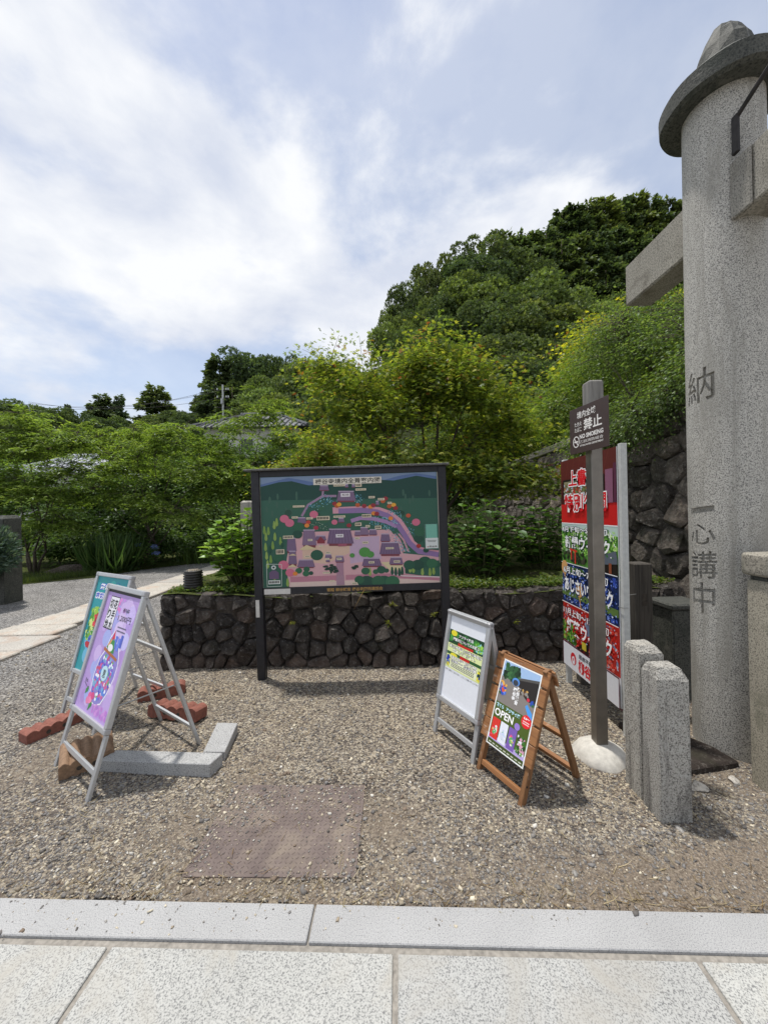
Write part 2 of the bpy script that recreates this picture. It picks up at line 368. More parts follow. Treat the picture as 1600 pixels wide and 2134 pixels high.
def frame(o, ex, ey):
    ex = Vector(ex).normalized(); ey = Vector(ey).normalized(); n = ex.cross(ey)
    return Matrix(((ex.x, ey.x, n.x, o[0]), (ex.y, ey.y, n.y, o[1]), (ex.z, ey.z, n.z, o[2]), (0, 0, 0, 1)))
# ================================================================== SETTING
def mk_gravel(name, patches):
    m, nt, b = material(name, 0.95, 0, 0.2); v = coord(nt)
    cell = voro(nt, v, 95); f = node(nt, 'ShaderNodeSeparateColor'); nt.links.new(cell, f.inputs[0])
    c = ramp(nt, f.outputs[0], [(0.0, (0.07, 0.062, 0.057)), (0.3, (0.18, 0.158, 0.14)), (0.55, (0.30, 0.26, 0.205)), (0.8, (0.44, 0.39, 0.30)), (1.0, (0.62, 0.57, 0.47))])
    fine = noise(nt, v, 260, 3, 0.7); c = mixc(nt, 0.6, c, ramp(nt, fine, [(0.35, 0.35), (0.65, 1.15)]), 'MULTIPLY')
    big = noise(nt, v, 1.1, 5, 0.6, 0.4); c = mixc(nt, 0.75, c, ramp(nt, big, [(0.32, (0.62, 0.56, 0.52)), (0.5, (0.95, 0.93, 0.92)), (0.68, (1.1, 1.0, 0.88))]), 'MULTIPLY')
    # the lane towards the garden is laid with a bluish grey chip
    sx = node(nt, 'ShaderNodeSeparateXYZ'); nt.links.new(v, sx.inputs[0])
    ad = node(nt, 'ShaderNodeMath', operation='ADD'); nt.links.new(sx.outputs[0], ad.inputs[0])
    mu = node(nt, 'ShaderNodeMath', operation='MULTIPLY'); nt.links.new(noise(nt, v, 1.5, 4), mu.inputs[0]); mu.inputs[1].default_value = 1.2; nt.links.new(mu.outputs[0], ad.inputs[1])
    g = node(nt, 'ShaderNodeMapRange'); nt.links.new(ad.outputs[0], g.inputs[0]); g.inputs[1].default_value = -1.4; g.inputs[2].default_value = -3.2
    hs = node(nt, 'ShaderNodeHueSaturation', Saturation=0.25, Value=1.02); nt.links.new(c, hs.inputs['Color'])
    c = mixc(nt, g.outputs[0], c, hs.outputs[0])
    mott = noise(nt, v, 22, 5, 0.65); c = mixc(nt, 0.5, c, ramp(nt, mott, [(0.35, 0.62), (0.65, 1.2)]), 'MULTIPLY')
    if patches:                       # bare trodden earth where the grit has worn away
        at = node(nt, 'ShaderNodeAttribute', attribute_name='Col'); ea = ramp(nt, noise(nt, v, 110, 8, 0.8), [(0.34, (0.085, 0.066, 0.05)), (0.5, (0.20, 0.16, 0.122)), (0.62, (0.36, 0.305, 0.24))])
        c = mixc(nt, ramp(nt, at.outputs[2], [(0.0, 0.15), (1.0, 1.0)]), ea, c)
    setc(nt, b, c); bumpn(nt, b, voro(nt, v, 95, 'F1', 'Distance'), 0.9, 0.012); MAT[name] = m
mk_gravel('gravel', False); mk_gravel('grit', True)
def mk_earth(name, c1, c2, c3):
    m, nt, b = material(name, 1.0, 0, 0.1); v = coord(nt); f = noise(nt, v, 3.0, 8, 0.7)
    c = ramp(nt, f, [(0.35, c1), (0.5, c2), (0.65, c3)]); c = mixc(nt, 0.5, c, ramp(nt, noise(nt, v, 90, 4), [(0.3, 0.4), (0.7, 1.2)]), 'MULTIPLY')
    setc(nt, b, c); bumpn(nt, b, noise(nt, v, 60, 6), 0.8, 0.03); MAT[name] = m
mk_earth('moss_earth', (0.05, 0.042, 0.028), (0.07, 0.085, 0.025), (0.11, 0.14, 0.035))
mk_earth('forest_floor', (0.03, 0.026, 0.018), (0.03, 0.04, 0.016), (0.05, 0.06, 0.02))

def sheet(name, pts, z, mat, kind='structure'):
    return tag(MB().add([(x, y, z) for x, y in pts], [tuple(range(len(pts)))]).build(name, mat), kind=kind)
sheet('ground', [(-700, -400), (700, -400), (700, 900), (-700, 900)], 0.0, 'gravel')

# --- forecourt: trodden grit with bare earth patches, slightly uneven
def vnoise(x, y, s, seed):
    r = np.random.default_rng(seed); g = r.random((64, 64)); a, b_ = (x * s + 20) % 63, (y * s + 20) % 63
    i, j = a.astype(int), b_.astype(int); u, w = a - i, b_ - j; u = u * u * (3 - 2 * u); w = w * w * (3 - 2 * w)
    return (g[i, j] * (1 - u) * (1 - w) + g[i + 1, j] * u * (1 - w) + g[i, j + 1] * (1 - u) * w + g[i + 1, j + 1] * u * w)
def dirt(x, y):
    n = 0.55 * vnoise(x, y, 1.1, 3) + 0.3 * vnoise(x, y, 2.7, 4) + 0.15 * vnoise(x, y, 7.0, 6)
    near = np.clip((1.95 - y - 0.04 * x) / 0.5, 0, 1) * 0.12 + np.clip((x - 0.6) / 1.0, 0, 1) * np.clip((1.85 - y) / .35, 0, 1) * 0.16
    return np.clip((n + near - 0.55) / 0.20, 0, 1)
def relief(x, y): return 0.004 + 0.010 * vnoise(x, y, 1.7, 8) + 0.006 * vnoise(x, y, 5.0, 9) - 0.004 * dirt(x, y)
fx, fy = np.meshgrid(np.linspace(-4.3, 3.6, 260), np.linspace(1.30, 4.4, 130)); fxr, fyr = fx.ravel(), fy.ravel()
fz = np.where(fyr < 1.456 - 0.0395 * fxr, 0.001, relief(fxr, fyr)); fz = np.where((fxr < -4.2) | (fyr > 4.35), 0.001, fz)
onp = (fxr > -0.88) & (fxr < -0.12) & (fyr > 1.555) & (fyr < 2.13); fz = np.where(onp, 0.001, fz)
dd = dirt(fxr, fyr)[:, None]; fc = (1 - dd) * np.array([1.0, 1.0, 1.0]) + dd * np.array([0.0, 0.0, 0.0])
FF = np.array([(j * 260 + i, j * 260 + i + 1, j * 260 + i + 261, j * 260 + i + 260) for j in range(129) for i in range(259)])
tag(np_mesh('forecourt', np.c_[fxr, fyr, fz], FF, fc, 'grit', smooth=True), kind='structure')

# --- gravel: loose stones lying on the ground
rng = np.random.default_rng(11)
def pebbles(name, x, y, size, z0, cols, seed):
    r = np.random.default_rng(seed); n = len(x)
    base = np.array([(-1, -1, -1), (1, -1, -1), (1, 1, -1), (-1, 1, -1), (-1, -1, 1), (1, -1, 1), (1, 1, 1), (-1, 1, 1)], float) * 0.72
    V = base[None] * r.uniform(0.6, 1.15, (n, 8, 1)) + r.normal(0, 0.16, (n, 8, 3))
    V *= np.c_[r.uniform(0.7, 1.35, n), r.uniform(0.6, 1.0, n), r.uniform(0.35, 0.75, n)][:, None, :]
    t = r.uniform(0, 6.283, n); c, s_ = np.cos(t), np.sin(t)
    tx = r.normal(0, 0.35, n)
    Y = V[..., 1] * np.cos(tx)[:, None] - V[..., 2] * np.sin(tx)[:, None]; Z = V[..., 1] * np.sin(tx)[:, None] + V[..., 2] * np.cos(tx)[:, None]
    X = V[..., 0] * c[:, None] - Y * s_[:, None]; Y2 = V[..., 0] * s_[:, None] + Y * c[:, None]
    P = np.stack([X * size[:, None] + x[:, None], Y2 * size[:, None] + y[:, None], Z * size[:, None] + (z0 + size * 0.22)[:, None]], -1)
    F = np.array([(0, 3, 2, 1), (4, 5, 6, 7), (0, 1, 5, 4), (1, 2, 6, 5), (2, 3, 7, 6), (3, 0, 4, 7)])
    FF = (F[None] + (np.arange(n) * 8)[:, None, None]).reshape(-1, 4)
    return np_mesh(name, P.reshape(-1, 3), FF, np.repeat(cols, 8, axis=0), 'pebble')
N = 118000
yy = 1.0 / rng.uniform(1 / 5.2, 1 / 1.36, N); xx = rng.uniform(-1.12, 1.12, N) * yy
edge = 1.452 - 0.0395 * xx
on_plate = (xx > -0.87) & (xx < -0.13) & (yy > 1.57) & (yy < 2.13)
cover = np.clip((yy - 1.72) / 0.30, 0, 1) * 1.2 + np.clip((xx + 0.36) / 0.2, 0, 1) * 0.7 + np.clip((-0.74 - xx) / .1, 0, 1) * .5 + 0.07 + np.clip((1.615 - yy) / .05, 0, 1) * .5
sand = vnoise(xx, yy, 1.3, 3)
keep = ((yy > edge + 0.006) | ((yy > edge - 0.14) & (rng.random(N) < 0.03))) & ((yy < 3.72) | (xx < -2.3)) & (~on_plate | (rng.random(N) < cover * (0.35 + 0.9 * vnoise(xx, yy, 6.0, 21)))) & (rng.random(N) < (0.55 + 0.65 * sand) * (1 - 0.80 * dirt(xx, yy)))
xx, yy, sand = xx[keep], yy[keep], sand[keep]; n = len(xx)
size = np.clip(rng.lognormal(math.log(0.0034), 0.46, n), 0.0016, 0.013) * (0.72 + 0.20 * yy)
pal = np.array([(0.095, 0.095, 0.10), (0.17, 0.17, 0.175), (0.27, 0.265, 0.255), (0.30, 0.25, 0.185), (0.45, 0.39, 0.285), (0.62, 0.56, 0.43), (0.17, 0.12, 0.085), (0.68, 0.66, 0.60)])
w = np.array([.14, .17, .16, .16, .17, .09, .08, .03])
ci = rng.choice(8, n, p=w)
blue = (xx < -1.6 + 0.5 * sand) | ((xx > 0.1) & (sand > 0.55)); ci = np.where(blue & (ci > 2) & (rng.random(n) < 0.55), rng.integers(0, 3, n), ci)
cols = pal[ci] * (1 + 0.2 * rng.standard_normal((n, 1))).clip(0.5, 1.6); cols = cols * 0.72 + np.array([0.27, 0.235, 0.19]) * 0.28
on_plate = (xx > -0.87) & (xx < -0.13) & (yy > 1.57) & (yy < 2.13)
tag(pebbles('gravel', xx, yy, size, np.where(on_plate, 0.006, np.where(yy < 1.452 - 0.0395 * xx, 0.015, np.where((xx > -4.2) & (yy < 4.3), relief(xx, yy) - .001, 0.0))), cols, 5), 'loose grey and tan gravel covering the forecourt', 'gravel', kind='stuff')

# --- granite pavement in front (running left to right, almost square to the view)
PAVE = MB().box((-9, -3.4, -0.02), (9, -0.006, 0.004)).build('pavement', 'mortar'); tag(PAVE, kind='structure')
PAVE.location = (0, 1.447, 0); PAVE.rotation_euler = (0, 0, -0.0395)
def slab(parent, x0, y0, x1, y1, z0, z1, mat, bev=0.003, name='slab'):
    MB().box((x0, y0, z0), (x1, y1, z1)).build(name, mat, parent, bevel=bev)
for k in range(-4, 5):
    a = -0.29 + 1.78 * k; slab(PAVE, a + 0.004, -0.130, a + 1.776, 0.0, -0.015, 0.016, 'granite_border', name='border_slab')
for r_, (ya, yb) in enumerate(((-1.10, -0.154), (-2.085, -1.112), (-3.07, -2.097))):
    for k in range(-7, 8):
        a = 0.015 + 0.99 * k + (0.5 if r_ == 1 else 0); slab(PAVE, a + 0.009, ya, a + 0.981, yb, -0.015, 0.012, 'granite_paving')

# --- old stone path leading to the garden
PATH = MB().box((-5.12, 2.4, -0.02), (-4.28, 16.0, 0.006)).build('path', 'joint_soil_and_shade'); tag(PATH, kind='structure')
rn = random.Random(4); y = 2.45; k = 0
while y < 15.8:
    L = rn.uniform(0.38, 0.62); x0, x1 = -5.1 - rn.uniform(0, .03), -4.36 + rn.uniform(-.05, .06)
    if y < 5.2: x1 += (5.2 - y) * 0.25
    slab(PATH, x0, y + 0.012, x1, y + L - 0.012, -0.02, 0.030 + rn.uniform(0, .012), 'path_stone', 0.012); y += L

# --- garden ground and mossy verge beyond the lane
sheet('garden_ground', [(-30, 8.2), (-9.6, 8.4), (-8.3, 8.8), (-7.2, 9.6), (-6.9, 10.8), (-6.3, 12.3), (-5.3, 13.1), (-3.9, 13.6), (-2.4, 13.4), (-2.3, 30), (-30, 30)], 0.008, 'moss_earth')

# --- terrace behind the low wall
TER = MB()
gx = np.linspace(-2.22, 3.05, 30); gy = np.linspace(3.78, 13.0, 30); vv = []; ff = []
rt = random.Random(2)
for j, b_ in enumerate(gy):
    for i, a in enumerate(gx): vv.append((a, b_, 0.70 + 0.03 * math.sin(a * 3.1 + b_ * 2) + rt.uniform(-.012, .012) + (0.05 if j > 1 else 0)))
for j in range(29):
    for i in range(29): q = j * 30 + i; ff.append((q, q + 1, q + 31, q + 30))
tag(TER.add(vv, ff).build('terrace', 'moss_earth', smooth=True), kind='structure')

# --- stone walls: every stone an object
def vor_cells(W, H, pts):
    out = []
    for i, (px, py) in enumerate(pts):
        poly = [(0, 0), (W, 0), (W, H), (0, H)]
        near = sorted(range(len(pts)), key=lambda j: (pts[j][0] - px) ** 2 + (pts[j][1] - py) ** 2)[1:22]
        for j in near:
            qx, qy = pts[j]; nx, ny = qx - px, qy - py; c = (qx * qx + qy * qy - px * px - py * py) / 2; res = []
            for a in range(len(poly)):
                p, q = poly[a], poly[(a + 1) % len(poly)]; dp = p[0] * nx + p[1] * ny - c; dq = q[0] * nx + q[1] * ny - c
                if dp <= 0: res.append(p)
                if (dp < 0 < dq) or (dq < 0 < dp): t = dp / (dp - dq); res.append((p[0] + t * (q[0] - p[0]), p[1] + t * (q[1] - p[1])))
            poly = res
            if len(poly) < 3: break
        if len(poly) >= 3: out.append(poly)
    return out
def seeds(W, H, d, rnd, squash=1.0):
    rows = max(1, round(H / d)); pts = []
    for r in range(rows):
        x = rnd.uniform(0, d)
        while x < W + d * 0.3:
            pts.append((min(max(x, 0.02), W - 0.02), min(max((r + 0.5 + rnd.uniform(-.40, .40)) * H / rows, 0.01), H - 0.01))); x += d * rnd.uniform(0.65, 1.75) * squash
    return pts
def stone_mesh(poly, rnd, to, gap=0.008, bulge=0.05, deep=0.10):
    cx_ = sum(p[0] for p in poly) / len(poly); cy_ = sum(p[1] for p in poly) / len(poly)
    q = []
    for a in range(len(poly)):      # cut the corners
        p, r = poly[a], poly[(a + 1) % len(poly)]
        l = math.hypot(r[0] - p[0], r[1] - p[1])
        if l < 0.015: q.append(((p[0] + r[0]) / 2, (p[1] + r[1]) / 2)); continue
        t = rnd.uniform(0.07, 0.20)
        q.append((p[0] + t * (r[0] - p[0]), p[1] + t * (r[1] - p[1]))); q.append((r[0] + t * (p[0] - r[0]), r[1] + t * (p[1] - r[1])))
    rr = [math.hypot(p[0] - cx_, p[1] - cy_) for p in q]; m = len(q); tilt = (rnd.uniform(-.25, .25), rnd.uniform(-.3, .3)); off = rnd.uniform(-.012, .02)
    def ring(s, c, jit):
        out = []
        for (x, y_), r in zip(q, rr):
            k = max(0.2, (r - gap) / max(r, 1e-3)) * s; jx, jy = rnd.uniform(-jit, jit), rnd.uniform(-jit, jit)
            X, Y_ = cx_ + (x - cx_) * k + jx, cy_ + (y_ - cy_) * k + jy
            out.append((X, Y_, c + off + (tilt[0] * (X - cx_) + tilt[1] * (Y_ - cy_)) * (1 if c > -0.05 else 0) + rnd.uniform(-jit, jit)))
        return out
    V = ring(1.0, -deep, 0) + ring(1.0, -0.012, .004) + ring(0.72, bulge * rnd.uniform(.6, 1.1), .008)
    F = []
    for k in range(2):
        for i in range(m): F.append((k * m + i, k * m + (i + 1) % m, (k + 1) * m + (i + 1) % m, (k + 1) * m + i))
    F.append(tuple(2 * m + i for i in range(m)))
    me = MB().add([to(*p) for p in V], F).mesh('stone'); return me
def stone_wall(name, label, W, H, to, d, seed, mat, mats=None, **kw):
    T = thing(name, label, 'wall'); rnd = random.Random(seed)
    pts = seeds(W, H, d, rnd)
    for poly in vor_cells(W, H, pts):
        cyy = sum(p[1] for p in poly) / len(poly)
        me = stone_mesh(poly, rnd, to, **kw); new_obj('stone', me, mats(cyy, rnd) if mats else mat, T)
    return T
LW = stone_wall('retaining_wall', 'low dark field-stone retaining wall standing behind the map board', 5.15, 0.71,
                lambda a, b, c: (-2.22 + a, 3.80 - c - 0.10 * (0.71 - b) + 0.02 * math.sin(a * 2), b + (0.022 * math.sin(a * 5.1) + 0.016 * math.sin(a * 13.7 + 1)) * max(0, (b - .45) / .26)), 0.138, 7, 'fieldstone_dark',
                lambda h, r: 'fieldstone_base' if h < 0.13 or r.random() < 0.06 else 'fieldstone_dark', gap=0.0035, bulge=0.034)
MB().box((-2.19, 3.80, 0), (2.95, 4.15, 0.655)).build('wall_core', 'joint_soil_and_shade', LW)
rnd = random.Random(31)
for poly in vor_cells(5.0, 0.70, seeds(5.0, 0.70, 0.2, rnd)):            # its return along the lane
    new_obj('stone', stone_mesh(poly, rnd, lambda a, b, c: (-2.22 - c + 0.03, 3.80 + a, b), gap=0.008, bulge=0.045), 'fieldstone_dark', LW)
MB().box((-2.17, 3.82, 0), (-2.0, 8.8, 0.655)).build('wall_core', 'joint_soil_and_shade', LW)
for poly in vor_cells(5.15, 0.24, seeds(5.15, 0.24, 0.21, rnd)):          # flat top course seen from above
    new_obj('stone', stone_mesh(poly, rnd, lambda a, b, c: (-2.22 + a, 3.79 + b, 0.675 + c * 0.5), gap=0.008, bulge=0.04, deep=0.06), 'fieldstone_dark', LW)

HW = stone_wall('retaining_wall', 'tall dry-stone retaining wall below the overhanging shrubs', 7.6, 2.55,
                lambda a, b, c: (2.92 + 0.10 * b - c, 2.95 + a, b), 0.265, 12, 'fieldstone_grey', gap=0.006, bulge=0.05, deep=0.16)
MB().add([(2.95, 2.9, 0), (2.95, 10.6, 0), (3.20, 10.6, 2.5), (3.20, 2.9, 2.5), (3.9, 2.9, 0), (3.9, 10.6, 0), (3.9, 10.6, 2.5), (3.9, 2.9, 2.5)],
         [(0, 1, 2, 3), (4, 7, 6, 5), (3, 2, 6, 7), (0, 3, 7, 4), (1, 5, 6, 2)]).build('wall_core', 'joint_soil_and_shade', HW)
rnd = random.Random(77)
for poly in vor_cells(4.6, 2.5, seeds(4.6, 2.5, 0.42, rnd)):             # the wall turns the corner to the right
    new_obj('stone', stone_mesh(poly, rnd, lambda a, b, c: (2.96 + a + 0.1 * b * (1 - a / 4.6), 2.93 + 0.06 * b - c, b), gap=0.008, bulge=0.06, deep=0.14), 'fieldstone_grey', HW)
MB().box((3.0, 2.96, 0), (7.6, 3.4, 2.45)).build('wall_core', 'joint_soil_and_shade', HW)
yk = 3.0
while yk < 10.4:
    L = rn.uniform(0.7, 1.1); MB().box((3.13, yk, 2.56), (3.5, yk + L - 0.012, 2.68)).build('coping_stone', 'granite_tan', HW, bevel=0.012); yk += L
# bank on top of the tall wall
tag(MB().add([(3.2, 3.12, 2.53), (3.2, 13, 2.53), (16, 13, 4.5), (16, 3.12, 3.2)], [(0, 3, 2, 1)]).build('bank', 'moss_earth'), kind='structure')

# --- hills: wooded ground; the surface passes through the feet of the trees
# kind (c conifer, b broadleaf, a airy), x, y, foot z, height, width, slope (R right hill, L left hill, S skyline, V valley)
FOREST = [
    ('c', 1.5, 39.7, 13.8, 9, 0.62, 'R'), ('b', 3.1, 42.0, 17.0, 9, 0.62, 'R'), ('a', 5.1, 43.9, 18.2, 11, 0.62, 'R'), ('a', 7.1, 45.1, 19.7, 11, 0.8, 'R'),
    ('a', 9.2, 46.1, 20.3, 11, 0.8, 'R'), ('b', 11.2, 45.6, 22.1, 9, 1.0, 'R'), ('a', 13.4, 47.5, 24.0, 11, 1.0, 'R'), ('c', 16.5, 50.3, 25.6, 12, 1.0, 'R'),
    ('c', 18.3, 49.8, 26.1, 11, 1.0, 'R'), ('c', 20.6, 51.7, 26.5, 12, 1.0, 'R'), ('c', 23.8, 54.5, 29.3, 12, 1.0, 'R'), ('c', 26.8, 56.0, 31.9, 13, 1.0, 'R'),
    ('c', 28.5, 56.3, 32.9, 13, 1.0, 'R'), ('c', 31.7, 58.0, 34.8, 13, 1.0, 'R'), ('c', 34.1, 58.1, 35.0, 13, 1.0, 'R'), ('c', 37.9, 59.7, 36.0, 14, 1.0, 'R'),
    ('c', 40.4, 60.1, 36.1, 14, 1.0, 'R'), ('c', 42.8, 60.4, 36.1, 14, 1.0, 'R'), ('c', 45.4, 60.0, 35.3, 14, 1.0, 'R'), ('c', 47.8, 60.2, 34.3, 14, 1.0, 'R'),
    ('c', 52.9, 62.2, 35.0, 14, 1.0, 'R'), ('c', 56.8, 61.6, 35.0, 14, 1.0, 'R'), ('c', 60.6, 62.3, 34.1, 14, 1.0, 'R'), ('b', 16.7, 46.1, 22.8, 9, 1.0, 'R'),
    ('c', 19.7, 46.8, 22.2, 11, 1.0, 'R'), ('c', 22.6, 47.5, 23.1, 12, 1.0, 'R'), ('c', 25.5, 49.4, 24.3, 12, 1.0, 'R'), ('c', 28.0, 49.0, 24.9, 12, 1.0, 'R'),
    ('c', 31.0, 50.2, 25.7, 12, 1.0, 'R'), ('c', 33.5, 50.4, 25.8, 12, 1.0, 'R'), ('c', 36.0, 50.2, 25.5, 12, 1.0, 'R'), ('c', 38.2, 50.4, 24.8, 12, 1.0, 'R'),
    ('c', 41.0, 49.9, 24.1, 12, 1.0, 'R'), ('c', 22.8, 43.3, 17.3, 11, 1.0, 'R'), ('c', 25.3, 42.9, 17.8, 11, 1.0, 'R'), ('c', 27.7, 43.4, 17.7, 11, 1.0, 'R'),
    ('c', 30.1, 43.4, 17.2, 11, 1.0, 'R'), ('c', 31.8, 41.6, 17.2, 10, 1.0, 'R'), ('b', 1.5, 35.6, 12.8, 7, 0.62, 'R'), ('b', 3.6, 36.7, 13.9, 8, 0.62, 'R'),
    ('b', 5.7, 37.5, 14.4, 8, 0.8, 'R'), ('b', 8.3, 38.9, 16.5, 8, 1.0, 'R'), ('b', 10.7, 40.1, 17.9, 8, 1.0, 'R'), ('b', 12.1, 37.8, 16.4, 8, 1.0, 'R'),
    ('b', 15.3, 37.0, 14.1, 10, 1.0, 'R'), ('b', 12.6, 34.9, 13.2, 8, 1.0, 'R'), ('b', 16.8, 35.9, 14.2, 8, 1.0, 'R'), ('b', 16.4, 33.1, 11.4, 7, 1.0, 'R'),
    ('b', 19.1, 34.1, 12.9, 7, 1.0, 'R'), ('b', 21.2, 34.4, 12.7, 7, 1.0, 'R'), ('b', 23.0, 33.2, 11.7, 7, 1.0, 'R'), ('b', 2.1, 32.4, 10.5, 6, 0.62, 'R'),
    ('b', 3.9, 32.4, 10.7, 6.5, 0.62, 'R'), ('b', 5.9, 33.5, 11.0, 7, 0.8, 'R'), ('b', 8.0, 33.2, 11.5, 7, 1.0, 'R'), ('b', 9.5, 31.7, 11.0, 7, 1.0, 'R'),
    ('b', 11.0, 31.4, 10.2, 7, 1.0, 'R'), ('b', 12.9, 31.5, 10.1, 7.5, 1.0, 'R'), ('b', 13.5, 29.4, 8.4, 6.5, 1.0, 'R'), ('b', 2.7, 28.1, 7.9, 5.5, 0.62, 'R'),
    ('b', 4.8, 28.2, 7.7, 6, 0.8, 'R'), ('b', 6.9, 27.7, 8.0, 6, 1.0, 'R'), ('b', 8.7, 27.3, 7.4, 6, 1.0, 'R'), ('b', 10.7, 27.1, 6.7, 6.5, 1.0, 'R'),
    ('b', 12.2, 25.8, 5.9, 6, 1.0, 'R'), ('b', 6.8, 23.6, 5.6, 5, 1.0, 'R'), ('b', 9.7, 23.4, 4.3, 5.5, 1.0, 'R'), ('b', -0.2, 33.5, 7.8, 6, 0.62, 'R'),
    ('b', 1.4, 30.6, 8.3, 6, 0.62, 'R'), ('c', -23.7, 56.3, 11.7, 13, 1.0, 'L'), ('c', -22.2, 57.9, 13.8, 11, 1.1, 'L'), ('b', -20.2, 57.7, 14.2, 11, 1, 'L'),
    ('b', -17.8, 57.8, 13.7, 11, 1, 'L'), ('a', -15.1, 56.3, 12.3, 13, 0.8, 'L'), ('b', -11.8, 52.4, 10.9, 11, 1, 'L'), ('b', -9.1, 49.5, 10.4, 10, 1, 'L'),
    ('b', -6.5, 50.1, 9.9, 10, 1, 'L'), ('b', -3.5, 47.5, 9.1, 10, 1, 'L'), ('c', -21.8, 50.2, 9.6, 9, 1.1, 'L'), ('c', -18.6, 47.8, 9.1, 8.5, 1.2, 'L'),
    ('c', -15.9, 48.4, 9.1, 9, 1.2, 'L'), ('b', -12.6, 46.5, 8.7, 9, 1, 'L'), ('b', -9.3, 44.0, 7.9, 9, 1, 'L'), ('b', -6.5, 42.5, 6.7, 9, 1, 'L'),
    ('b', -3.7, 39.8, 5.9, 9, 1, 'L'), ('b', -1.4, 37.6, 6.7, 8, 1, 'L'), ('b', -11.8, 40.1, 6.1, 7, 1, 'L'), ('b', -9.0, 37.5, 5.2, 7.5, 1, 'L'),
    ('b', -6.5, 35.7, 4.3, 7.5, 1, 'L'), ('b', -4.1, 33.9, 3.3, 7.5, 1, 'L'), ('b', -6.8, 31.1, 2.5, 6, 1, 'L'), ('b', -4.8, 28.7, 1.7, 6, 1, 'L'),
    ('b', -2.1, 29.5, 2.3, 7, 1, 'L'), ('c', -44.2, 60.4, 11.4, 9.5, 1.25, 'S'), ('c', -42.4, 61.8, 11.7, 9.5, 0.75, 'S'), ('c', -35.6, 60.5, 11.8, 10.5, 1.25, 'S'),
    ('c', -29.9, 62.4, 14.6, 6.5, 0.9, 'S'), ('c', -50.8, 61.9, 12.9, 7, 0.7, 'S'), ('b', -45.1, 46.0, 8.9, 7, 1, 'V'), ('b', -44.8, 48.0, 8.9, 7, 1, 'V'),
    ('b', -40.6, 46.1, 7.8, 7, 1, 'V'), ('b', -41.9, 50.1, 8.2, 6.5, 1, 'V'), ('b', -37.3, 48.1, 7.2, 6, 1, 'V'), ('b', -35.9, 50.1, 7.9, 6.5, 1, 'V'),
    ('b', -34.7, 52.4, 8.6, 6.5, 1, 'V'), ('b', -33.5, 54.0, 9.3, 6, 1, 'V'), ('b', -29.3, 51.9, 9.4, 6, 1, 'V'), ('b', -27.0, 52.2, 10.0, 6, 1, 'V'),
    ('b', -24.1, 49.7, 9.0, 6, 1, 'V'), ('b', -26.6, 41.8, 5.5, 5, 1, 'V'), ('b', -24.0, 42.5, 5.7, 5, 1, 'V'), ('b', -29.8, 40.0, 4.7, 5, 1, 'V'),
    ('b', -35.6, 44.0, 6.4, 5, 1, 'V'), ('b', -35.0, 37.5, 5.6, 5, 1, 'V'), ('b', -34.9, 35.9, 5.6, 5, 1, 'V'),
]

_an = [(t[1], t[2], t[3]) for t in FOREST] + [(-14, 26, 3.4), (-7, 26, 3.4), (-14, 34, 4.2), (-6, 34, 4.2), (-23, 25, 1.0), (-17, 25, 1.0)]
_an += [(x, y_, 0.0) for x in range(-60, 61, 6) for y_ in (15, 19)] + [(-40, 22, 0), (-80, 60, 3), (-70, 100, 12), (-30, 100, 12), (0, 100, 25), (40, 100, 45), (80, 90, 50), (70, 40, 30), (60, 20, 10)]
_an = np.array(_an)
gx, gy = np.meshgrid(np.linspace(-110, 110, 90), np.linspace(14, 110, 60))
d2 = (gx.ravel()[:, None] - _an[:, 0]) ** 2 + (gy.ravel()[:, None] - _an[:, 1]) ** 2 + 0.6
wgt = d2 ** -1.7; hz = (wgt * _an[:, 2]).sum(1) / wgt.sum(1) - 0.25
F_ = np.array([(j * 90 + i, j * 90 + i + 1, j * 90 + i + 91, j * 90 + i + 90) for j in range(59) for i in range(89)])
tag(np_mesh('hill', np.c_[gx.ravel(), gy.ravel(), hz], F_, None, 'forest_floor', smooth=True), kind='structure')
# ================================================================== THINGS IN FRONT
rnd = random.Random(99)
# ------------------------------------------------------------------ map board
B = thing('map_board', 'large illustrated temple map board on black posts before the low stone wall', 'notice board', (-0.286, 3.47, 0)); B.rotation_euler = (0, -0.013, 0)
for x in (-0.84, 0.835): MB().box((x - 0.036, -0.035, -0.03), (x + 0.036, 0.035, 1.895)).build('post', 'black_paint', B, bevel=0.004)
MB().box((-0.804, -0.028, 1.845), (0.799, 0.028, 1.897)).build('rail', 'black_paint', B, bevel=0.003)
MB().box((-0.804, -0.028, 0.785), (0.799, 0.028, 0.845)).build('rail', 'black_paint', B, bevel=0.003)
MB().box((-0.925, -0.075, 1.8975), (0.895, 0.075, 1.915)).build('roof_board', 'black_cap', B, bevel=0.003)
MB().box((-0.803, -0.016, 0.846), (0.798, 0.02, 1.844)).build('map_panel', 'beige_panel', B)
MP = Print(frame((-0.80, -0.0162, 1.845), (1, 0, 0), (0, 0, 1)))
def m_(zx, zy):
    U = (zx - 160) / 1232; return (1.59 * U, -(zy - (180 - 32 * U)) / 765)
def mp(pts, col, layer=1): MP.poly([m_(*p) for p in pts], col, layer)
def md(x, y, rx, ry, col, layer=3, n=14): c = m_(x, y); MP.disc(c[0], c[1], rx * 1.59 / 1232, ry / 765, col, layer, n)
MP.rect(0.0, -0.998, 1.59, 0.0, '#33604f', 0.5)
def clampx(pts): return [(min(max(x, 163), 1389), y) for x, y in pts]
mp(clampx([(160, 182), (1390, 150), (1390, 215), (160, 245)]), '#7f93b0', 1)
mp(clampx([(160, 230), (260, 208), (360, 185), (450, 200), (560, 222), (700, 210), (860, 205), (1000, 210), (1130, 175), (1250, 158), (1390, 180), (1390, 260), (160, 262)]), '#5c74a0', 1.4)
